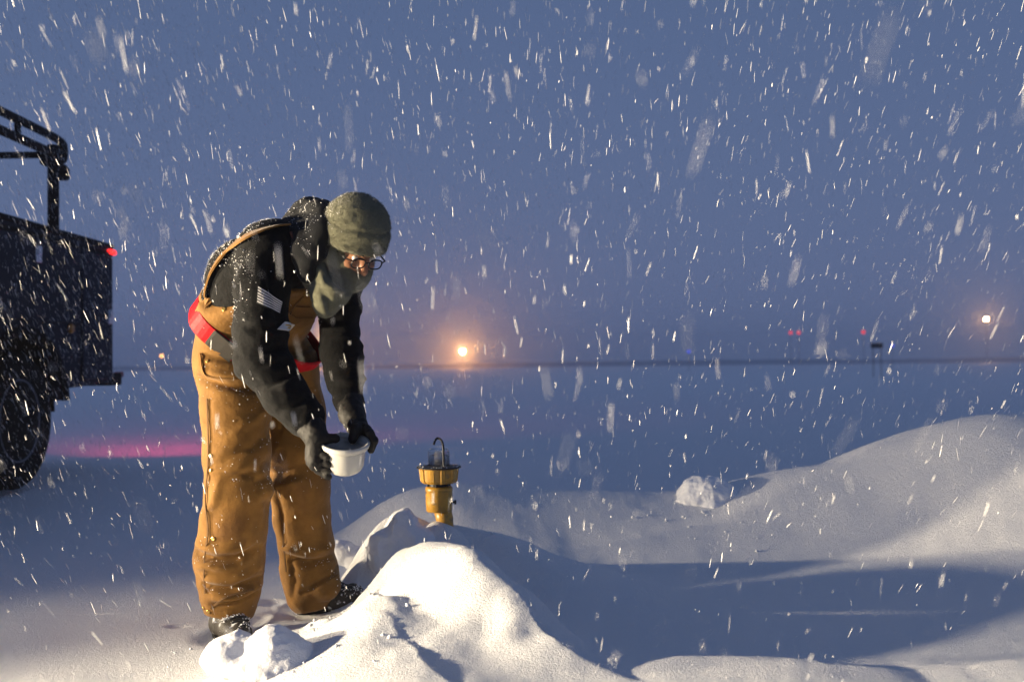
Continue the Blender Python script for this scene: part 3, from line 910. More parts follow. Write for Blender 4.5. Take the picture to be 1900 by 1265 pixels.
# short fleece fibres standing off the cap and face cover
def fuzz(v, n, count, ln, parent, seed):
    q_ = np.random.default_rng(seed); ids = q_.integers(0, len(v), count)
    p0 = v[ids] + q_.normal(size=(count, 3)) * .0015; nn = n[ids] + q_.normal(size=(count, 3)) * .55
    nn /= np.linalg.norm(nn, axis=1, keepdims=True)
    sd_ = np.cross(nn, q_.normal(size=(count, 3))); sd_ /= np.linalg.norm(sd_, axis=1, keepdims=True)
    L_ = ln * (.5 + q_.random((count, 1)))
    VV = np.stack([p0 - sd_ * .0005 - n[ids] * .001, p0 + sd_ * .0005 - n[ids] * .001, p0 + nn * L_], 1).reshape(-1, 3)
    o = mesh_obj('fleece_fibres', VV, np.arange(count * 3).reshape(-1, 3), M['olive'], parent, smooth=False); o['kind'] = 'stuff'
fuzz(cv, cn, 22000, .006, cap_o, 61)
fuzz(v, vnormals(v, f), 14000, .004, gt, 62)

# -------- eyeglasses
gl = empty_gl = None
mb = MB()
for s in (-1, 1):
    ring = []
    for k in range(21):
        a = 2 * math.pi * k / 20
        ex = 0.026 * math.copysign(abs(math.cos(a)) ** 0.75, math.cos(a)); ez = 0.018 * math.copysign(abs(math.sin(a)) ** 0.75, math.sin(a))
        ring.append(hd(.034 * s + ex, .116 - 0.10 * abs(.034 * s + ex) ** 1.0 * 0.35, .004 + ez))
    mb.tube(ring, 0.0026, 6, False)
    mb.tube([hd(.060 * s, .113, .012), hd(.080 * s, .10, .012), hd(.086 * s, .05, .010)], 0.0026, 6)
mb.tube([hd(-.009, .116, .008), hd(0, .119, .011), hd(.009, .116, .008)], 0.0024, 6)
glz = mb.build('eyeglasses', M['frame'], person, smooth=True)
glz['label'] = 'black framed eyeglasses'
for s in (-1, 1):
    mb = MB(); vv_ = []
    for k in range(16):
        a = 2 * math.pi * k / 16
        ex = 0.025 * math.cos(a); ez = 0.017 * math.sin(a)
        vv_.append(hd(.034 * s + ex, .1155 - 0.035 * abs(.034 * s + ex), .004 + ez))
    vv2 = [p + HW * 0.0012 for p in vv_]
    mb.add(vv_ + vv2, [tuple(range(16))[::-1], tuple(range(16, 32))] + [(k, (k + 1) % 16, 16 + (k + 1) % 16, 16 + k) for k in range(16)])
    mb.build('lens', M['lens'], glz)

# -------- white jar (held, a thing of its own)
JC = P(640, 846, 3.33)
JM = Matrix.Rotation(R(17), 3, 'X') @ Matrix.Rotation(R(4), 3, 'Y')
jbase = JC + np.array(JM @ Vector((0, 0, -.058)))
jar = empty('plastic_jar', jbase)
tag(jar, 'white plastic jar held in both gloved hands', 'jar')
def jp(x, y, z): return JC + np.array(JM @ Vector((x, y, z)))
mb = MB()
prof = [(0.0001, -.056), (.030, -.0565), (.046, -.053), (.056, -.045), (.063, -.030), (.066, -.005), (.068, .02), (.0685, .038), (.063, .038), (.062, .02), (.060, -.005), (.056, -.03), (.04, -.046), (0.0001, -.049)]
mb.lathe(prof, 48, JM, JC)
mb.build('body', M['plastic'], jar, smooth=True)
mb = MB()
prof = [(.0687, .030), (.074, .031), (.0795, .036), (.0825, .044), (.0825, .050), (.0795, .053), (.074, .052), (.070, .048), (.0665, .045), (.0640, .040)]
mb.lathe(prof + [prof[0]], 48, JM, JC)
mb.build('rim', M['plastic'], jar, smooth=True)
mb = MB()
mb.bbox(jp(-.005, .045, .058), (.045, .004, .018), .002, JM @ Matrix.Rotation(R(-8), 3, 'Z'))
mb.build('rim_tab', M['plastic'], jar)

# -------- gloves
def glove(lo_, hi_, wr, palm, palm_n, fingers, thumb, name):
    G = Field(lo_, hi_, 0.0035)
    G.cone(wr[0], wr[1], .047, .042, .02); G.cone(wr[1], palm[0], .042, .040, .02)
    G.cone(palm[0], palm[1], .040, .042, .015, flat=(palm_n, 1.5))
    for fg in fingers: G.chain(fg, [.0140, .0128, .0122, .0105], .004)
    G.chain(thumb, [.021, .018, .0145], .010)
    v, f = G.mesh(); n = vnormals(v, f)
    v = v + n * (0.002 * ridged(v * 40, 2, 5) + 0.0015 * fbm(v * 80, 2, 6))[:, None]
    o = mesh_obj(name, v, f, M['glove'], person)
    return v, f
fr = []
def pj(a, r, z, push=0.014):
    # point on jar side at angle a (deg), pushed outwards
    rr = r + push
    return jp(rr * math.cos(R(a)), rr * math.sin(R(a)), z)
palmR = [P(585, 812, 3.30), P(592, 826, 3.29)]
fingersR = []
for i, (z0, z1) in enumerate(((.026, .022), (.002, -.003), (-.022, -.028), (-.044, -.052))):
    fingersR.append([pj(182 + 4 * i, .068, z0 + .012, .030), pj(202, .067, z0, .020), pj(216 + 2 * (i % 2), .066 - .004 * i, (z0 + z1) / 2 - .004, .014), pj(230 - 4 * abs(i - 1), .064 - .005 * i, z1 - .008, .011)])
thumbR = [P(592, 806, 3.31), jp(-.070, -.02, .064), jp(-.030, -.012, .066)]
gv, gf = glove((-0.95, 3.05, .45), (-0.45, 3.55, .95), (P(556, 768, 3.335), P(578, 794, 3.32)), [P(584, 806, 3.30), pj(195, .068, -.004, .034)], (1, 0.3, 0.2), fingersR, thumbR, 'glove')
wl = [P(648, 742, 3.56), P(653, 768, 3.50)]
fingersL = []
for i, a in enumerate((12, 34, 56, 76)):
    top = jp(.083 * math.cos(R(a + 8)), .083 * math.sin(R(a + 8)), .078 + .004 * (i % 2))
    fingersL.append([P(662, 785, 3.45) + np.array((.012 - .010 * i, .012 * i - .01, .004)), top, jp(.097 * math.cos(R(a)), .097 * math.sin(R(a)), .052), jp(.086 * math.cos(R(a)), .086 * math.sin(R(a)), .018)])
thumbL = [P(655, 782, 3.44), jp(.028, .052, .074), jp(.020, .030, .050)]
glove((-0.85, 3.2, .5), (-0.35, 3.75, 1.0), wl, [P(657, 776, 3.475), P(662, 790, 3.44)], (0.3, 1, 0.3), fingersL, thumbL, 'glove')

# -------- boots
def boot(heel, toe, ankle, name):
    lo_ = np.minimum.reduce([heel, toe, ankle]) - .12; hi_ = np.maximum.reduce([heel, toe, ankle]) + .12
    Bt = Field(lo_, hi_, 0.006)
    d_ = toe - heel; d_[2] = 0; d_ /= np.linalg.norm(d_)
    Bt.cone(heel + np.array((0, 0, .045)), heel + d_ * .12 + np.array((0, 0, .045)), .045, .05, .02)
    Bt.cone(heel + d_ * .12 + np.array((0, 0, .045)), toe + np.array((0, 0, .04)), .05, .042, .02)
    Bt.cone(heel + d_ * .03 + np.array((0, 0, .05)), ankle, .055, .058, .03)
    Bt.cone(heel + d_ * .09 + np.array((0, 0, .08)), ankle, .045, .05, .03)
    Bt.plane_cut(heel + np.array((0, 0, .008)), (0, 0, -1))
    v, f = Bt.mesh(); n = vnormals(v, f)
    v = v + n * (0.003 * ridged(v * 25, 2, 3))[:, None]
    o = mesh_obj(name, v, f, M['boot'], person)
    mb = MB()
    side = np.array((-d_[1], d_[0], 0))
    out = []
    for k in range(24):
        a = 2 * math.pi * k / 24
        L = np.linalg.norm((toe - heel)[:2]) / 2 + .05
        out.append((heel + toe) / 2 + d_ * L * math.cos(a) + side * (.053 * math.copysign(abs(math.sin(a)) ** .7, math.sin(a))))
    zb = heel[2]
    mb.add([(p[0], p[1], zb - .012) for p in out] + [(p[0], p[1], zb + .016) for p in out], [tuple(range(24))[::-1], tuple(range(24, 48))] + [(k, (k + 1) % 24, 24 + (k + 1) % 24, 24 + k) for k in range(24)])
    mb.build('sole', M['truck2'], o)
    for k in range(3):
        mb = MB(); c = heel + d_ * (.13 + .03 * k) + np.array((0, 0, .098 - .006 * k))
        mb.tube([c - side * .03, c + np.array((0, 0, .006)), c + side * .03], .004, 6); mb.build('lace', M['black_cloth'], o)
    return v, f
hR = P(415, 1150, 3.66); tR = hR + np.array((.10, -.15, 0)); hR[2] = tR[2] = -.045
bvR, bfR = boot(hR, tR, P(424, 1115, 3.62), 'boot')
hL = P(575, 1118, 3.93); tL = P(655, 1080, 3.90); hL[2] = -.03; tL[2] = -.0
bvL, bfL = boot(hL, tL, P(580, 1085, 3.90), 'boot')

# -------- reflective belt round the waist
bc = (waR + waL) / 2
def ring_hit(a, du_):
    dirv = math.cos(a) * fr_t + math.sin(a) * lf_t
    # belt plane tilts a little
    o_ = bc + up_t * du_ + fr_t * 0.0
    h = bv_ov.ray_cast(Vector(o_ + dirv * 0.45), Vector(-dirv))
    if h[0] is None: return None
    return np.array(h[0]), dirv
def belt_seg(a0, a1, n, off, name, m, parent, wd=.078, du0=0.0):
    pts = []; nr = []
    for k in range(n + 1):
        a = a0 + (a1 - a0) * k / n
        h = ring_hit(a, du0)
        if h: pts.append(h[0] + h[1] * off); nr.append(h[1])
    for _ in range(2): pts = [pts[0]] + [(pts[i - 1] + 2 * pts[i] + pts[i + 1]) / 4 for i in range(1, len(pts) - 1)] + [pts[-1]]
    return ribbon3(pts, nr, wd, .005).build(name, m, parent, smooth=False)
belt = belt_seg(R(-178), R(178), 70, .0035, 'belt', M['red_vinyl'], person)
def to_px(p):
    q = CROT.transposed() @ (Vector(p) - CAM)
    return IW / 2 - q.x / q.z * FPX, IH / 2 + q.y / q.z * FPX
cand = []
for k in range(-180, 10):
    hh = ring_hit(R(k), 0.0)
    if hh is not None and hh[1][1] < 0.2 and 402 < to_px(hh[0])[0] < 436: cand.append(R(k))
BA = (min(cand), max(cand)) if cand else (R(-110), R(-90))
belt['label'] = 'shiny red reflective belt'
gs = belt_seg(BA[0], BA[1], 10, .0085, 'belt_strap', M['grey_strap'], belt, .076)

# -------- fittings on the overalls and jacket
mb = strap_px([bv_ov], [(386, 740), (388, 800), (388, 860), (383, 930), (388, 985), (380, 1040), (382, 1100)], .006, .003)
mb.build('leg_seam', M['canvas_dark'], ov)
mb = strap_px([bv_ov], [(512, 905), (521, 955), (527, 1005), (532, 1060)], .006, .003)
mb.build('leg_seam', M['canvas_dark'], ov)
mb = strap_px([bv_ov], [(372, 655), (378, 690), (400, 700), (440, 702), (480, 700)], .012, .004)
mb.build('pocket_welt', M['canvas'], ov)
mb = strap_px([bv_ov], [(392, 1128), (410, 1112), (440, 1102), (470, 1094)], .008, .004)
mb.build('hem_band', M['canvas_dark'], ov)
for (px, py, r) in ((391, 845, .007), (391, 872, .006), (396, 999, .0085), (387, 1134, .0085), (416, 574, .008), (385, 670, .006), (378, 1127, .006)):
    h = hit([bv_ov], px, py)
    if h is None: continue
    z_ = Vector(h[1]); q = z_.to_track_quat('Z', 'Y').to_matrix()
    mb = MB(); mb.lathe([(r, -.001), (r, .003), (r * .8, .0045), (r * .45, .004), (0.0001, .0035)], 14, q, h[0]); mb.build('snap', M['brass'], ov, smooth=True)
BV = [bv_ov, bv_j]
# bib pocket seams, label and buckle
mb = strap_px(BV, [(562, 548), (545, 568), (535, 585)], .005, .003); mb.build('bib_seam', M['canvas_dark'], ov)
mb = strap_px(BV, [(547, 567), (560, 568), (575, 568)], .005, .003); mb.build('bib_seam', M['canvas_dark'], ov)
mb = strap_px(BV, [(533, 578), (542, 584), (552, 589), (580, 588)], .005, .003); mb.build('bib_seam', M['canvas_dark'], ov)
lab = patch(BV, [(528, 597), (546, 602), (535, 614), (514, 611)], 6, 5, .003, .003).build('label_patch', M['white_cloth'], ov)
lab['label'] = 'white square label with a gold curl'
mb = MB()
# gold curl printed on the label: an open rounded C shape
cen = np.array((532.5, 606.5))
for k in range(7):
    a0 = R(-150 + k * 38); a1 = R(-150 + (k + 1) * 38)
    qd = [cen + np.array((math.cos(a) * rr * 1.25 + math.sin(a) * rr * .2, math.sin(a) * rr * 0.9)) for (a, rr) in ((a0, 2.0), (a1, 2.0), (a1, 4.8), (a0, 4.8))]
    patch(BV, qd, 1, 1, .0065, .001, mb)
mb.build('label_curl', M['gold_thread'], ov)
mb = strap_px([bv_j, bv_ov], [(545, 432), (560, 470), (570, 505), (573, 540)], .042, .005); st = mb.build('suspender', M['strap'], person); st['label'] = 'dark brown front suspender strap'
h = hit(BV, 571, 538)
if h is not None:
    q = Vector(h[1]).to_track_quat('Z', 'Y').to_matrix()
    mb = MB(); mb.bbox(h[0] + h[1] * .008, (.030, .012, .006), .002, q); mb.build('buckle', M['brass'], st)
    mb = MB(); mb.bbox(h[0] + h[1] * .008 + np.array((-.004, 0, -.022)), (.018, .010, .006), .002, q); mb.build('buckle', M['brass'], st)
# rear strap along the back
pts = []; nr = []
for (px, py) in catmull([(392, 566), (384, 548), (392, 510), (420, 470), (460, 440), (505, 424), (535, 420)], 6):
    o_ = bc + up_t * 0.2
    # press the strap onto the back surface seen edge-on
    for k in range(60):
        hh = hit([bv_j, bv_ov], px + k * 1.0 * .8, py + k * .8)
        if hh is not None: break
    if hh is None: continue
    nn = hh[1] * 0.5 + np.array((-0.5, -0.1, 0.6)); nn /= np.linalg.norm(nn)
    pts.append(hh[0] + nn * .004); nr.append(nn)
for _ in range(3): pts = [pts[0]] + [(pts[i - 1] + 2 * pts[i] + pts[i + 1]) / 4 for i in range(1, len(pts) - 1)] + [pts[-1]]
rs = ribbon3(pts, nr, .045, .006).build('suspender', M['canvas'], person); rs['label'] = 'tan rear suspender over the back'
# flag patch on the right sleeve
fq = [(478, 530), (524, 560), (519, 582), (476, 562)]
fp = patch([bv_j], fq, 8, 6, .002, .0025).build('sleeve_patch', M['black_cloth'], jk); fp['label'] = 'black and white striped flag patch'
for k in range(6):
    v0 = k / 6 + .03; v1 = v0 + .085
    u1 = 1.0
    patch([bv_j], fq, 8, 1, .0045, .001, None, (0.02, 0.98 * u1), (v0, v1)).build('stripe', M['white_cloth'], jk)

# snow specks caught on the clothes
def specks(v, n, f, cond, count, smin, smax, seed, parent, name):
    r_ = np.random.default_rng(seed)
    w_ = cond(v, n); w_ = np.clip(w_, 0, None); w_ /= w_.sum()
    ids = r_.choice(len(v), count, p=w_)
    tet = np.array([(1, 1, 1), (1, -1, -1), (-1, 1, -1), (-1, -1, 1)], float)
    Vs = []; Fs = []
    for i, k in enumerate(ids):
        s_ = smin + (smax - smin) * r_.random() ** 2.5
        q = np.linalg.qr(r_.normal(size=(3, 3)))[0]
        t_ = (tet * s_ * np.array([1, .8, .7])) @ q.T + v[k] + n[k] * (s_ * .5) + r_.normal(size=3) * .003
        Vs.append(t_); b_ = 4 * i
        Fs += [(b_, b_ + 1, b_ + 2), (b_, b_ + 3, b_ + 1), (b_, b_ + 2, b_ + 3), (b_ + 1, b_ + 3, b_ + 2)]
    o = mesh_obj(name, np.concatenate(Vs), Fs, M['flake'], parent, smooth=False)
    o['kind'] = 'stuff'
lightd = np.array((-0.75, -0.2, 0.62))
upx = lambda v, n: np.clip(n @ lightd, 0, 1) ** 2 * np.clip((v[:, 2] - 1.0) / .25, 0.02, 1) * np.clip(0.5 + fbm(v * 9, 2, 3) * 1.6, 0.03, 1)
specks(jv, jn, jf, upx, 2600, .0006, .0022, 3, jk, 'snow_specks')
specks(hv, hn, hf, lambda v, n: np.clip(n @ lightd, 0, 1) ** 1.5, 350, .0006, .002, 4, jk, 'snow_specks')
specks(cv, cn, cf, lambda v, n: np.clip(n @ np.array((-.8, -.1, .55)), 0, 1) ** 3, 900, .0005, .0016, 5, cap_o, 'snow_specks')
specks(v=np.array(ov.data.vertices[0].co)[None] if False else np.array([tuple(x.co) for x in ov.data.vertices]) + base, n=np.array([tuple(x.normal) for x in ov.data.vertices]), f=None,
       cond=lambda v, n: np.clip(n[:, 2] + .1, 0, 1) ** 2 * (v[:, 2] < .95) + 0.002, count=900, smin=.0006, smax=.0022, seed=6, parent=ov, name='snow_specks')

for (bv_, bf_, sd_) in ((bvR, bfR, 71), (bvL, bfL, 72)):
    specks(bv_, vnormals(bv_, bf_), bf_, lambda v, n: np.clip(n[:, 2] + .2, 0, 1) ** 2 * np.clip(.4 + fbm(v * 22, 2, 5) * 2, 0.02, 1), 700, .0008, .004, sd_, person, 'snow_specks')

# ------------------------------------------------------------------ yellow airfield edge light
LX = P(815, 960, 4.12); LX[2] = 0
def lz(py): return P(815, py, 4.12)[2]
el = empty('airfield_edge_light', (LX[0], LX[1], gh(LX[0], LX[1])))
tag(el, 'yellow elevated airfield light with clear ribbed globe rising from the snow', 'airfield light')
mm = 4.12 / FPX
z0 = lz(866)
mb = MB(); mb.tube([(LX[0] + .028, LX[1], lz(1010) - .12), (LX[0] + .022, LX[1], lz(962)), (LX[0] + .012, LX[1], lz(942))], [.036, .036, .037], 24); mb.build('stem', M['yellow'], el, smooth=True)
mb = MB(); zt, zb = lz(902), lz(948)
mb.lathe([(.050, zb), (.0535, zb + .004), (.0555, zb + .04), (.0555, zt - .02), (.0565, zt - .018), (.0565, zt - .006), (.052, zt), (.040, zt + .002)], 32, None, (LX[0], LX[1], 0)); mb.build('coupling', M['yellow'], el, smooth=True)
mb = MB(); mb.lathe([(.042, zt), (.042, lz(895))], 24, None, (LX[0], LX[1], 0)); mb.build('neck', M['darkmetal'], el)
for a in (200, 260, 320, 20, 80, 140):
    mb = MB(); mb.tube([(LX[0] + .046 * math.cos(R(a)), LX[1] + .046 * math.sin(R(a)), zt - .002), (LX[0] + .046 * math.cos(R(a)), LX[1] + .046 * math.sin(R(a)), lz(893))], .004, 8); mb.build('bolt', M['darkmetal'], el)
mb = MB(); za, zb2 = lz(868), lz(896)
mb.lathe([(.050, zb2), (.066, zb2 + .002), (.074, zb2 + .012), (.079, za - .004), (.080, za)], 96, None, (LX[0], LX[1], 0), lambda r, z, a: r * (1 + .045 * (1 if math.cos(10 * a) > 0.2 else -0.35)) if r > .055 else r); mb.build('ribbed_head', M['yellow'], el)
mb = MB(); mb.lathe([(.0845, za), (.092, za + .002), (.0925, za + .006), (.088, za + .008), (.05, za + .012), (.0001, za + .013)], 48, None, (LX[0], LX[1], 0)); mb.build('flange', M['darkmetal'], el, smooth=False)
mb = MB()
gb = za + .010; pr = [(.056, gb), (.056, gb + .004)]
gtop = lz(828)
H_ = gtop - gb
for k in range(13):
    z = gb + .006 + (H_ * .78 - .006) * k / 12
    rr = .0455 - .0015 * k / 12
    pr += [(rr + .002, z), (rr - .0035, z + H_ * .03)]
pr += [(.040, gb + H_ * .84), (.032, gb + H_ * .93), (.018, gb + H_ * 1.0), (.0001, gb + H_ * 1.02)]
mb.lathe(pr, 40, None, (LX[0], LX[1], 0)); gb_o = mb.build('globe', M['glass'], el, smooth=False)
mb = MB(); mb.lathe([(.014, gb), (.016, gb + .03), (.012, gb + .045), (.0001, gb + .05)], 16, None, (LX[0], LX[1], 0)); mb.build('lamp_bulb', M['lampcore'], el, smooth=True)
mb = MB()
hk = [(LX[0] - .016, LX[1] - .045, lz(822)), (LX[0] - .012, LX[1] - .03, lz(816)), (LX[0] - .003, LX[1] - .02, lz(812)), (LX[0] + .012, LX[1] - .03, lz(815)), (LX[0] + .020, LX[1] - .045, lz(822)), (LX[0] + .023, LX[1] - .052, lz(832)), (LX[0] + .024, LX[1] - .054, lz(866))]
mb.tube(catmull(hk, 5), .0048, 8); mb.build('wire_bail', M['darkmetal'], el, smooth=True)
mb = MB(); zk = lz(930)
mb.tube([(LX[0] + .05, LX[1] - .02, zk), (LX[0] + .066, LX[1] - .022, zk)], .0045, 8); mb.tube([(LX[0] + .064, LX[1] - .022, zk), (LX[0] + .072, LX[1] - .022, zk)], .009, 8); mb.build('set_screw', M['darkmetal'], el)
specks(np.array([(LX[0] + .086 * math.cos(a), LX[1] + .086 * math.sin(a), za + .009) for a in np.linspace(0, 6.28, 60)]), np.tile(np.array((0, 0, 1.0)), (60, 1)), None, lambda v, n: np.ones(len(v)), 60, .001, .004, 9, el, 'snow_specks')

# ------------------------------------------------------------------ truck
TX = -3.70; TW = 2.3; YR = 9.2
tr = empty('service_truck', (TX - TW / 2, 6.8, 0))
tag(tr, 'dark service truck with overhead rack and lit red tail lamp', 'truck')
YF = 6.3   # front of the service body
zb_, zt_ = 0.74, 2.0
WY = 7.52; WR = 0.52
# body side with a wheel arch opening
def side_panel(x, xin, name):
    n = 20; pts = []
    for k in range(n + 1):
        a = math.pi - math.pi * k / n
        pts.append((WY + .66 * math.cos(a), .56 + .64 * math.sin(a)))
    outline = [(YF, zt_), (YF, zb_)] + [(WY - .66, zb_)] + [q for q in pts if q[1] > zb_] + [(WY + .66, zb_)] + [(YR, zb_ + .03), (YR, zt_)]
    mb = MB(); N = len(outline)
    V_ = [(x, a, b) for a, b in outline] + [(xin, a, b) for a, b in outline]
    mb.add(V_, [tuple(range(N)), tuple(range(N, 2 * N))[::-1]] + [(k, (k + 1) % N, N + (k + 1) % N, N + k)[::-1] for k in range(N)])
    return mb.build(name, M['truck'], tr)
side_panel(TX, TX - .05, 'side_panel'); side_panel(TX - TW, TX - TW + .05, 'side_panel')
mb = MB(); mb.box((TX - TW / 2, YR - .03, (zb_ + zt_) / 2 + .02), (TW - .104, .05, zt_ - zb_ - .05)); rear = mb.build('rear_panel', M['truck'], tr)
mb = MB(); mb.box((TX - TW / 2, YF + .03, (zb_ + zt_) / 2), (TW - .104, .05, zt_ - zb_ - .02)); mb.build('front_panel', M['truck'], tr)
mb = MB(); mb.box((TX - TW / 2, (YF + YR) / 2, zt_ - .12), (TW - .11, YR - YF - .12, .04)); mb.build('deck', M['truck2'], tr)
mb = MB(); mb.box((TX - TW / 2, (YF + YR) / 2 - .3, .66), (.9, YR - YF + 1.9, .14)); mb.build('chassis', M['truck2'], tr)
mb = MB(); mb.bbox((TX - .03, (YF + YR) / 2, zt_ + .022), (.11, YR - YF + .02, .045), .012); mb.bbox((TX + .008, (YF + YR) / 2, zt_ - .05), (.018, YR - YF, .035), .006); mb.build('top_rail', M['truck2'], tr)
mb = MB(); mb.bbox((TX - TW + .03, (YF + YR) / 2, zt_ + .022), (.11, YR - YF + .02, .045), .012); mb.build('top_rail', M['truck2'], tr)
# side compartment doors (proud of the panel)
def door(y0, y1, z0_, z1_, handle):
    mb = MB(); mb.bbox((TX + .012, (y0 + y1) / 2, (z0_ + z1_) / 2), (.022, y1 - y0, z1_ - z0_), .008); dd = mb.build('compartment_door', M['truck'], tr)
    hy, hz = handle
    mb = MB(); mb.bbox((TX + .028, hy, hz), (.014, .09, .13), .004); mb.bbox((TX + .040, hy, hz + .03), (.012, .055, .07), .004); mb.build('handle', M['glint'], dd)
door(YR - .66, YR - .03, .80, 1.92, (YR - .10, 1.37))
door(6.62, YR - .70, 1.28, 1.92, (7.72, 1.80))
door(YF + .04, 6.58, .80, 1.92, (6.5, 1.5))
# fender lip
mb = MB(); lipp = [(TX + .035, WY + .655 * math.cos(math.pi * k / 22), .56 + .645 * math.sin(math.pi * k / 22)) for k in range(1, 22)]
mb.tube(lipp, .035, 8); mb.build('fender_lip', M['truck2'], tr, smooth=True)
mb = MB()
for k in range(14):
    a0, a1 = math.pi * k / 14, math.pi * (k + 1) / 14
    am = (a0 + a1) / 2
    mb.box((TX - .42, WY + .655 * math.cos(am), .56 + .645 * math.sin(am)), (.72, .155, .012), Matrix.Rotation(am - math.pi / 2, 3, 'X'))
mb.build('wheel_well', M['truck2'], tr)
# wheel
def wheel(x, y, sgn):
    wh = empty('wheel', (0, 0, 0)); wh.parent = tr; wh.location = Vector((x, y, WR)) - tr.location
    def part(name, prof, m, fn=None, n=64, smooth=True):
        mb = MB(); Mx = Matrix.Rotation(R(90 * sgn), 3, 'Y')
        mb.lathe(prof, n, Mx, (0, 0, 0), fn)
        me = bpy.data.meshes.new(name); me.from_pydata(mb.v, [], mb.f); me.materials.append(m); me.update()
        me.polygons.foreach_set('use_smooth', np.full(len(me.polygons), smooth))
        o = bpy.data.objects.new(name, me); col.objects.link(o); o.parent = wh
        return o
    tread = lambda r, z, a: r + (0.012 if (math.sin(a * 30 + z * 60) > 0 and r > WR - .03) else 0)
    part('tyre', [(.30, -.13), (.42, -.145), (.49, -.13), (WR - .015, -.10), (WR - .012, -.03), (WR - .012, .03), (WR - .015, .10), (.49, .13), (.45, .142), (.42, .145), (.34, .135), (.30, .12)], M['rubber'], tread, 120, False)
    part('rim', [(.30, -.12), (.285, -.05), (.285, .09), (.305, .128), (.315, .125), (.300, .10), (.27, .06), (.24, .03), (.18, .055), (.13, .06), (.12, .10), (.07, .115), (.0001, .118)], M['rim'])
    for k in range(8):
        a = 2 * math.pi * k / 8
        mb = MB(); mb.tube([(sgn * .05, .155 * math.cos(a), .155 * math.sin(a)), (sgn * .085, .155 * math.cos(a), .155 * math.sin(a))], .016, 6)
        me = bpy.data.meshes.new('lug_nut'); me.from_pydata(mb.v, [], mb.f); me.materials.append(M['darkmetal'])
        o = bpy.data.objects.new('lug_nut', me); col.objects.link(o); o.parent = wh
wheel(TX - .14, WY, 1); wheel(TX - TW + .14, WY, -1); wheel(TX - .18, 5.15, 1); wheel(TX - TW + .18, 5.15, -1)
for yy in (WY, 5.15):
    mb = MB(); mb.tube([(TX - .2, yy, WR), (TX - TW + .2, yy, WR)], .06, 10); mb.build('axle', M['truck2'], tr)
# cab (out of the frame to the left, towards the camera)
mb = MB()
prof = [(6.18, .70), (4.40, .70), (4.38, 1.25), (5.05, 1.38), (5.45, 2.05), (6.18, 2.12)]
n = len(prof)
mb.add([(TX - .08, a, b) for a, b in prof] + [(TX - TW + .08, a, b) for a, b in prof], [tuple(range(n))[::-1], tuple(range(n, 2 * n))] + [(k, (k + 1) % n, n + (k + 1) % n, n + k) for k in range(n)])
mb.build('cab', M['truck'], tr)
mb = MB(); mb.box((TX - .077, 5.80, 1.72), (.012, .55, .46)); mb.build('cab_window', M['winglass'], tr)
# rear bumper step, lamps and reflectors
mb = MB(); mb.bbox((TX - TW / 2, YR + .10, .80), (TW + .02, .24, .12), .015); bp = mb.build('bumper', M['truck2'], tr)
mb = MB(); mb.bbox((TX - .02, YR + .222, .84), (.08, .012, .05), .004); mb.build('reflector', M['red_lens'], bp)
mb = MB(); mb.bbox((TX + .012, YR - .03, zt_ - .03), (.05, .13, .045), .012); tl = mb.build('tail_lamp', M['red_lit'], tr)
for xx in (TX - .25, TX - TW + .25):
    mb = MB(); mb.bbox((xx, YR + .03, 1.15), (.14, .05, .22), .01); mb.build('tail_lamp', M['red_lit'], tr)
rl = bpy.data.lights.new('tail_lamp_glow', 'SPOT'); rl.energy = 270; rl.color = (1.0, 0.07, 0.2); rl.spot_size = R(115); rl.spot_blend = 1.0; rl.shadow_soft_size = .08
ro = bpy.data.objects.new('tail_lamp_glow', rl); col.objects.link(ro); ro.location = (TX - .35, YR + .12, 1.2)
ro.rotation_euler = Vector((.12, 1, 0.02)).to_track_quat('-Z', 'Y').to_euler()
h_ = P(126, 597, 8.35)
mb = MB(); mb.lathe([(.04, 0), (.04, .02), (.03, .03), (.0001, .032)], 16, Matrix.Rotation(R(90), 3, 'Y'), (TX + .002, 8.32, 1.24)); mb.build('side_marker', M['amber'], tr, smooth=True)
# ladder rack
mb = MB()
yq = 8.20
rk = empty('ladder_rack', (0, 0, 0)); rk.parent = tr
def rel(p): return np.array(p)
def rpart(mb, name, m): 
    o = mb.build(name, m, rk, smooth=True); return o
for xx in (TX - .05, TX - TW + .05):
    mb = MB(); mb.tube([(xx, yq - .06, zt_ + .02), (xx, yq - .06, 2.74)], .045, 10); rpart(mb, 'post', M['truck2'])
    mb = MB(); mb.tube([(xx, YF + .3, zt_ + .02), (xx, YF + .3, 2.74)], .045, 10); rpart(mb, 'post', M['truck2'])
    mb = MB(); mb.tube(catmull([(xx, YF, 2.81), (xx, 6.8, 2.81), (xx, 7.9, 2.81), (xx, yq + .06, 2.80), (xx, yq + .13, 2.75), (xx, yq + .12, 2.66), (xx, yq + .02, 2.63)], 6), .034, 10); rpart(mb, 'rail', M['truck2'])
    mb = MB(); mb.tube([(xx, YF, 2.67), (xx, yq, 2.67)], .036, 10); rpart(mb, 'rail', M['truck2'])
    mb = MB(); mb.bbox((xx, yq - .05, 2.58), (.10, .30, .05), .012); mb.bbox((xx + .02, yq + .06, 2.53), (.09, .10, .11), .015); rpart(mb, 'bracket', M['truck2'])
    for yy in (6.7, 7.55):
        mb = MB(); mb.tube([(xx, yy, 2.66), (xx, yy, 2.82)], .025, 8); rpart(mb, 'strut', M['truck2'])
for yy in (YF + .3, yq - .06):
    mb = MB(); mb.tube([(TX - .05, yy, 2.66), (TX - TW + .05, yy, 2.66)], .03, 8); rpart(mb, 'crossbar', M['truck2'])

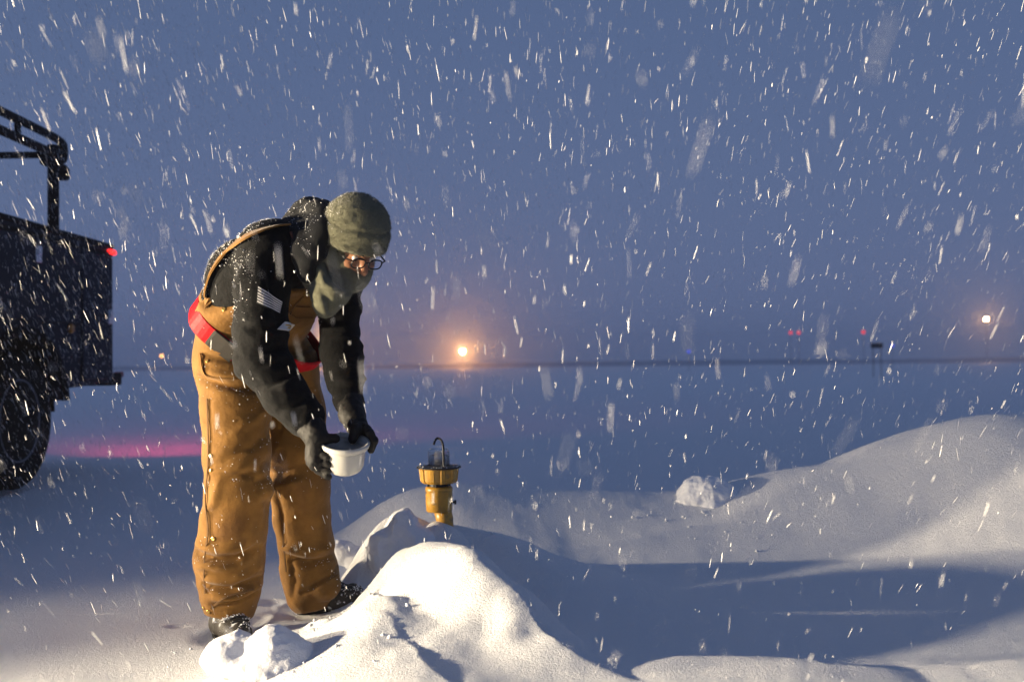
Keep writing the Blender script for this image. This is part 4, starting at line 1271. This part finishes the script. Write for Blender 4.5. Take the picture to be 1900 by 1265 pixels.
# ------------------------------------------------------------------ lamps across the airfield
def far_lamp(px, py, Y, name, label, cat, colr, strength, r, pole=True, group=None):
    c = P(px, py, Y); gz_ = gh(c[0], c[1])
    e = empty(name, (c[0], c[1], gz_)); tag(e, label, cat, group)
    mb = MB(); mb.lathe([(.0001, -r), (r * .7, -r * .7), (r, 0), (r * .7, r * .7), (.0001, r)], 14, None, c); mb.build('lamp_globe', lamp_mat('lamp_glow', colr, strength), e, smooth=True)
    mb = MB(); pr_ = r * .12
    mb.tube([(c[0], c[1], gz_ - .1), (c[0], c[1], c[2] - r * 1.02)], pr_, 8); mb.build('post', M['steel'], e)
    return e
OR = (1.0, 0.42, 0.10)
far_lamp(858, 652, 136, 'apron_lamp', 'bright orange lamp glowing in the haze right of the person', 'lamp', OR, 1700, .27, group='lamps across the airfield')
far_lamp(588, 640, 136, 'apron_lamp', 'orange lamp partly hidden behind the hanging far arm', 'lamp', OR, 1300, .27, group='lamps across the airfield')
far_lamp(300, 660, 134, 'apron_lamp', 'faint tiny orange lamp left of the person', 'lamp', OR, 8, .2, group='lamps across the airfield')
far_lamp(1830, 592, 132, 'floodlight_pole', 'pale yellow floodlight on a pole at the far right', 'lamp', (1.0, 0.50, 0.17), 420, .24, group='lamps across the airfield')
far_lamp(1467, 617, 110, 'obstruction_light', 'left one of the close pair of dim red lights', 'lamp', (1, .05, .05), 1.2, .2, group='dim red lights')
far_lamp(1482, 617, 110, 'obstruction_light', 'right one of the close pair of dim red lights', 'lamp', (1, .05, .05), 1.2, .2, group='dim red lights')
far_lamp(1602, 616, 110, 'obstruction_light', 'single dim red light above the dark sign', 'lamp', (1, .05, .05), 1.2, .22, group='dim red lights')
far_lamp(1278, 652, 70, 'taxiway_light', 'tiny blue taxiway light near the middle of the far field', 'lamp', (.08, .12, 1), .7, .12, group='blue taxiway lights')
far_lamp(1656, 641, 70, 'taxiway_light', 'tiny blue taxiway light beside the dark sign', 'lamp', (.08, .12, 1), .7, .12, group='blue taxiway lights')
sg = P(1627, 641, 46); gz_ = gh(sg[0], sg[1])
e = empty('airfield_sign', (sg[0], sg[1], gz_)); tag(e, 'small dark airfield sign on legs in the distance', 'sign')
mb = MB(); mb.bbox(sg, (.55, .12, .24), .03); mb.build('sign_box', M['truck2'], e)
for s in (-.18, .18):
    mb = MB(); mb.tube([(sg[0] + s, sg[1], gz_ - .1), (sg[0] + s, sg[1], sg[2] - .11)], .02, 6); mb.build('leg', M['steel'], e)

# ------------------------------------------------------------------ falling snow
r_ = np.random.default_rng(42)
NF, NN = 62000, 320
ux = r_.random(NF)
pos = np.stack([-3.3 + 7.6 * ux ** 2.2, 0.7 + 8.8 * r_.random(NF) ** 0.75, r_.uniform(-0.0, 4.3, NF)], 1)
posn = np.stack([-1.1 + 2.0 * r_.random(NN) ** 1.5, r_.uniform(0.45, 1.7, NN), r_.uniform(0.3, 1.7, NN)], 1)
pos = np.concatenate([pos, posn]); NF += NN
dv = np.array((0.0, 0.66, -0.75))
unit = []
nseg = 5
ring_t = np.array([-1, -.6, .6, 1.0]); ring_r = np.array([.35, 1, .9, .3])
Vs = np.zeros((NF, 12, 3))
jit = r_.normal(size=(NF, 3)) * 0.14
D = dv + jit; D /= np.linalg.norm(D, axis=1, keepdims=True)
S1 = np.cross(D, r_.normal(size=(NF, 3))); S1 /= np.linalg.norm(S1, axis=1, keepdims=True)
S2 = np.cross(D, S1)
Ln = 0.004 + 0.026 * r_.random(NF) ** 1.7
Rd = 0.0003 + 0.0013 * r_.random(NF) ** 2.5
for i in range(4):
    for k in range(3):
        a = k * math.pi * 2 / 3
        rr = Rd * ring_r[i] * (0.8 + 0.4 * r_.random(NF))
        Vs[:, i * 3 + k] = pos + D * (ring_t[i] * Ln)[:, None] + S1 * (rr * math.cos(a))[:, None] + S2 * (rr * math.sin(a))[:, None]
for i in range(3):
    for k in range(3):
        k2 = (k + 1) % 3; fl_a = (i * 3 + k, i * 3 + k2, i * 3 + 3 + k2); fl_b = (i * 3 + k, i * 3 + 3 + k2, i * 3 + 3 + k)
        unit += [fl_a, fl_b]
unit += [(2, 1, 0), (9, 10, 11)]
fl_ = np.array(unit)
Ff = (fl_[None] + (np.arange(NF) * 12)[:, None, None]).reshape(-1, 3)
fs = mesh_obj('falling_snow', Vs.reshape(-1, 3), Ff, M['flake'], smooth=True)
tag(fs, 'snow flakes falling thickly through the lamp light', 'snow', kind='stuff')

# ------------------------------------------------------------------ haze
hm = bpy.data.materials.new('haze_air'); hm.use_nodes = True
t = hm.node_tree; t.nodes.clear()
pv = t.nodes.new('ShaderNodeVolumePrincipled'); pv.inputs['Color'].default_value = (0.93, 0.94, 0.98, 1); pv.inputs['Density'].default_value = 0.0033; pv.inputs['Anisotropy'].default_value = 0.92
out = t.nodes.new('ShaderNodeOutputMaterial'); t.links.new(pv.outputs['Volume'], out.inputs['Volume'])
mb = MB(); mb.box((0, 280, 5.5), (1220, 700, 14))
hz = mb.build('haze', hm); tag(hz, 'snowy dusk haze over the airfield', 'haze', kind='stuff')
